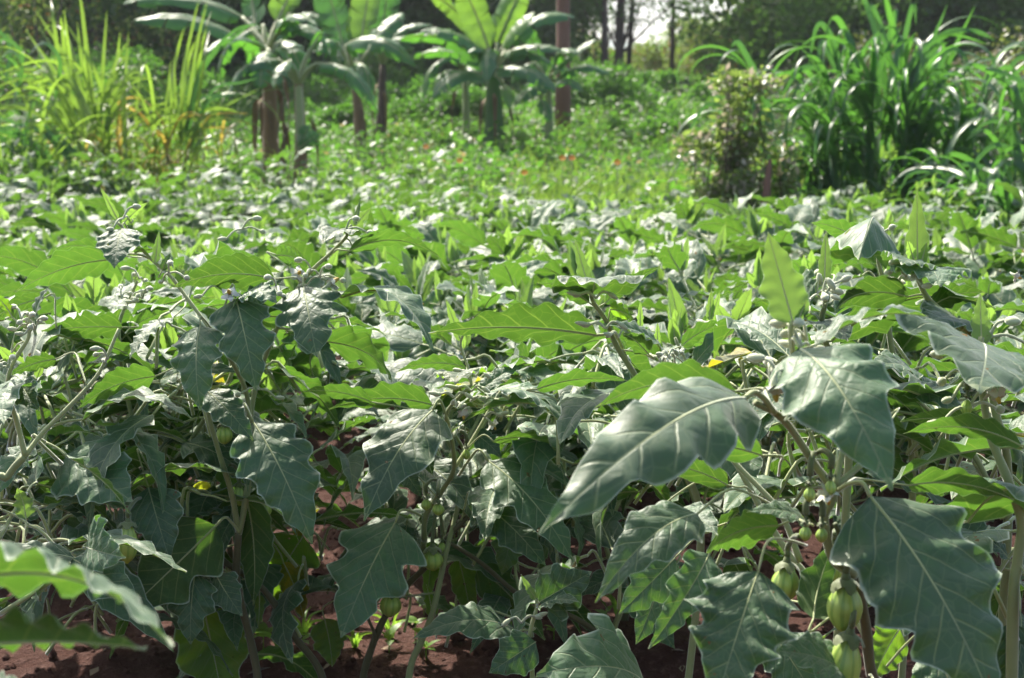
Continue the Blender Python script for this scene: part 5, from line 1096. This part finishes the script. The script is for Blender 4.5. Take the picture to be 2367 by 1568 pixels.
# ------------------------------------------------------------------ ground cover between field and trees
def scatter(name, label, n, yr, pxr, hfun, size, mat, seed, flat=.5, narrow=.6, keep=None):
    rs = np.random.RandomState(seed); y = np.sqrt(rs.uniform(yr[0] ** 2, yr[1] ** 2, n)); px = rs.uniform(pxr[0], pxr[1], n); x = (px - CX) / FPX * y
    if keep is not None: k = keep(x, y, px); x, y, px = x[k], y[k], px[k]
    n = len(x); bumps = np.array([noise.noise(Vector((a * .9, b * .9, 2))) for a, b in zip(x, y)])
    z = gz(x, y) + hfun * (.15 + .85 * rs.random_sample(n)) * (.75 + .9 * bumps)
    c = np.stack([x, y, z], 1); a = rs.normal(size=(n, 3)); a[:, 2] *= .5; a /= np.linalg.norm(a, axis=1)[:, None]
    up = rs.normal(size=(n, 3)) * flat + [0, .2, 1]; b = np.cross(a, up); b /= np.linalg.norm(b, axis=1)[:, None]; nn = np.cross(b, a); s = (size * rs.uniform(.6, 1.4, n) * (1 + np.maximum(0, y - 25) * .03))[:, None]
    v = np.stack([c, c + a * s * .45 + b * s * narrow * .5 + nn * s * .1, c + a * s, c + a * s * .45 - b * s * narrow * .5 + nn * s * .1], 1).reshape(-1, 3); i = np.arange(n)[:, None] * 4
    f = np.concatenate([i + [0, 1, 2], i + [0, 2, 3]], 1).reshape(-1, 3)
    me = bpy.data.meshes.new(name); me.vertices.add(len(v)); me.vertices.foreach_set('co', v.astype(np.float32).ravel()); me.loops.add(len(f) * 3); me.loops.foreach_set('vertex_index', f.astype(np.int32).ravel())
    me.polygons.add(len(f)); me.polygons.foreach_set('loop_start', np.arange(0, len(f) * 3, 3, dtype=np.int32)); me.materials.append(M[mat]); me.update(); me.validate()
    link(name, me, kind='stuff', label=label)
scatter('ground_cover', 'low leafy crop and weeds covering the rising field behind the garden egg rows', 90000, (12.2, 34), (-150, 2520), .42, .08, 'cover_leaf', 1)
scatter('far_ground_cover', 'far green crop reaching the trees', 45000, (32, 80), (-150, 2520), .45, .13, 'cover_leaf', 2)
scatter('dark_ground_cover', 'darker weeds mixed into the low crop', 42000, (12.2, 34), (-150, 2520), .5, .10, 'bush_leaf', 3)
def grass_stuff(name, label, n, yr, pxr, hh, mat, seed):
    rs = np.random.RandomState(seed); y = rs.uniform(yr[0], yr[1], n); px = rs.uniform(pxr[0], pxr[1], n); x = (px - CX) / FPX * y; z = gz(x, y)
    h_ = hh * rs.uniform(.5, 1.2, n); dx, dy = rs.normal(0, .35, (2, n)) * h_; w_ = rs.uniform(.004, .009, n); th = rs.uniform(0, 3.14, n); sx, sy = np.cos(th) * w_, np.sin(th) * w_
    v = np.stack([np.stack([x - sx, y - sy, z], 1), np.stack([x + sx, y + sy, z], 1), np.stack([x + dx * .4 + sx, y + dy * .4 + sy, z + h_ * .6], 1), np.stack([x + dx * .4 - sx, y + dy * .4 - sy, z + h_ * .6], 1), np.stack([x + dx, y + dy, z + h_], 1)], 1).reshape(-1, 3)
    i = np.arange(n)[:, None] * 5; f = [tuple(q) for q in np.concatenate([i + [0, 1, 2, 3]], 1)] + [tuple(q) for q in np.concatenate([i + [3, 2, 4]], 1)]
    link(name, mesh_of(name, [tuple(q) for q in v], [tuple(int(a) for a in q) for q in f], [M[mat]]), kind='stuff', label=label)
grass_stuff('grass', 'yellow-green grass at the field edge left of the speckled shrub', 9000, (11.6, 17), (1200, 1800), .40, 'grass_y', 5)
grass_stuff('weedy_grass', 'thin grass standing in the low crop', 3500, (13, 30), (900, 2500), .5, 'grass_y', 6)
grass_stuff('bank_grass', 'pale grass behind the tall grass clump', 7000, (12.5, 17), (1900, 2500), .75, 'weed', 7)
for i, (px, py, Y) in enumerate([(1300, 366, 15.0), (1322, 366, 15.1), (1427, 376, 14.6), (1063, 372, 15.5), (1212, 400, 14.2), (985, 340, 16.5), (2150, 395, 12.6), (1890, 410, 11.4)]):
    if i > 5: continue
    r = thing('orange_flower', ['orange flower, left one of a close pair in the weedy field', 'orange flower, right one of a close pair in the weedy field', 'single orange flower nearest the speckled shrub', 'orange flower below the central banana plant', 'orange flower low in the yellow-green grass', 'orange flower farthest left in the low crop'][i], 'flower', P(px, py, Y), 'orange flowers in the weedy field')
    G = Geo(); 
    for k in range(10):
        a = k * .628; d = Vector((math.cos(a), math.sin(a), .3)); s_ = Vector((-math.sin(a), math.cos(a), 0)) * .012; G.add([d * .005, d * .022 + s_, d * .036, d * .022 - s_], [(0, 1, 2, 3)])
    part('petals', G.mesh('petals', [M['orange']]), r, Matrix.Rotation(.9, 4, 'X')); G = Geo(); G.tube([(0, 0, 0), (0, .01, -.2), (.01, 0, -.5)], [.004, .004, .005], 5); part('stem', G.mesh('stem', [M['stem']]), r)

# ------------------------------------------------------------------ small weeds on the soil in front
def tuft(px, py, n, L, label, mat='weed', wide=.006, cat='weed', seed=0):
    d = Vector((P(px, py, 3) - Vector((0, 0, CAMZ)))); Y = 3 * CAMZ / -d.z if d.z < 0 else 3; p = P(px, py, Y); x, y = p.x, p.y; rng = random.Random(seed)
    r = thing('weed', label, cat, (x, y, gzn(x, y) - .004), 'small weeds on the red soil')
    for i in range(n):
        a = rng.uniform(0, 6.28); l = L * rng.uniform(.5, 1.1); o = Vector((math.cos(a), math.sin(a), 0)); k = rng.uniform(.2, .8); G = Geo()
        ribbon(G, spline([Vector((0, 0, 0)), o * l * k * .4 + Vector((0, 0, l * .55)), o * l * k * 1.1 + Vector((0, 0, l * (.95 - k * .5)))], 5), wide * rng.uniform(.7, 1.3)); part('blade', G.mesh('blade', [M[mat]]), r)
def seedling(px, py, s_, label, seed):
    d = P(px, py, 3) - Vector((0, 0, CAMZ)); Y = 3 * CAMZ / -d.z; p = P(px, py, Y); rng = random.Random(seed); r = thing('seedling', label, 'seedling', (p.x, p.y, gzn(p.x, p.y)), 'small weeds on the red soil')
    G = Geo(); G.tube([(0, 0, -.01), (0, 0, s_ * .5), (.002, 0, s_)], [.0014, .0012, .001], 5); part('stem', G.mesh('stem', [M['weed']]), r)
    for i in range(rng.randint(4, 7)):
        a = i * 2.4 + rng.random(); v, f, uv, uv2 = blade(s_ * rng.uniform(.6, 1.0), s_ * .45, .2, .1, .1, .05, 0, 1, 6, 2, i); G = Geo(); G.add(v, f)
        part('leaf', G.mesh('leaf', [M['weed']]), r, Matrix.Translation((0, 0, s_ * rng.uniform(.5, 1))) @ Matrix.Rotation(a, 4, 'Z') @ Matrix.Rotation(rng.uniform(-.1, .6), 4, 'X'))
for i, (px, py, n, L, lab) in enumerate([(650, 1560, 16, .10, 'bright grass tuft between the two leftmost bare stems'), (700, 1500, 10, .09, 'thin grass tuft left of the slanting stem'), (905, 1500, 9, .09, 'grass tuft beside the knotted brown stem'), (1180, 1500, 7, .06, 'grass tuft under the low centre leaf'), (820, 1540, 8, .08, 'grass tuft left of the knotted stem foot'), (610, 1200, 6, .06, 'tiny grass tuft on bare soil at left'), (1430, 1440, 10, .09, 'grass tuft in the shade right of centre'), (1650, 1500, 7, .08, 'grass tuft below the scorched leaf')]): tuft(px, py, n, L, lab, seed=i)
sl_ = ['at the left foot of the twin stems', 'right of the bright grass tuft', 'sunlit in front of the knotted stem', 'sunlit right of the knotted stem foot', 'beside the leaning green stem', 'below the flat centre leaf', 'at the crumbly soil edge', 'left of the grey low shoot', 'right of the grey low shoot', 'in the shade under the scorched leaf', 'near the woody lying stem', 'beyond the egg-shaped fruit', 'on bare soil behind the yellow leaf', 'at the lower right dark soil', 'beside the giant leaf']
for i, (px, py, s_) in enumerate([(610, 1545, .05), (700, 1545, .04), (900, 1545, .05), (960, 1530, .05), (985, 1560, .045), (1060, 1480, .04), (1130, 1500, .03), (1170, 1540, .04), (1280, 1520, .035), (1470, 1500, .05), (1400, 1470, .04), (980, 1420, .03), (740, 1330, .03), (1600, 1530, .04), (2100, 1440, .035)]): seedling(px, py, s_, 'small bright seedling ' + sl_[i], i)

# ------------------------------------------------------------------ haze
def haze():
    x, y0, y1, z0, z1 = 900, -60, 1320, -7, 82
    v = [(sx * x, yy, zz) for zz in (z0, z1) for yy in (y0, y1) for sx in (-1, 1)]
    f = [(0, 2, 3, 1), (4, 5, 7, 6), (0, 1, 5, 4), (2, 6, 7, 3), (0, 4, 6, 2), (1, 3, 7, 5)]
    N = NT('haze_air'); pv = N.n('ShaderNodeVolumePrincipled'); N.set(pv, 'Color', (.86, .92, 1, 1)); N.set(pv, 'Density', HAZE); N.set(pv, 'Anisotropy', .3)
    N.t.links.new(pv.outputs[0], N.out.inputs['Volume'])
    link('haze', mesh_of('haze', v, f, [N.mat], smooth=False), kind='stuff', label='thin bright haze in the air')
HAZE = .0005
haze()
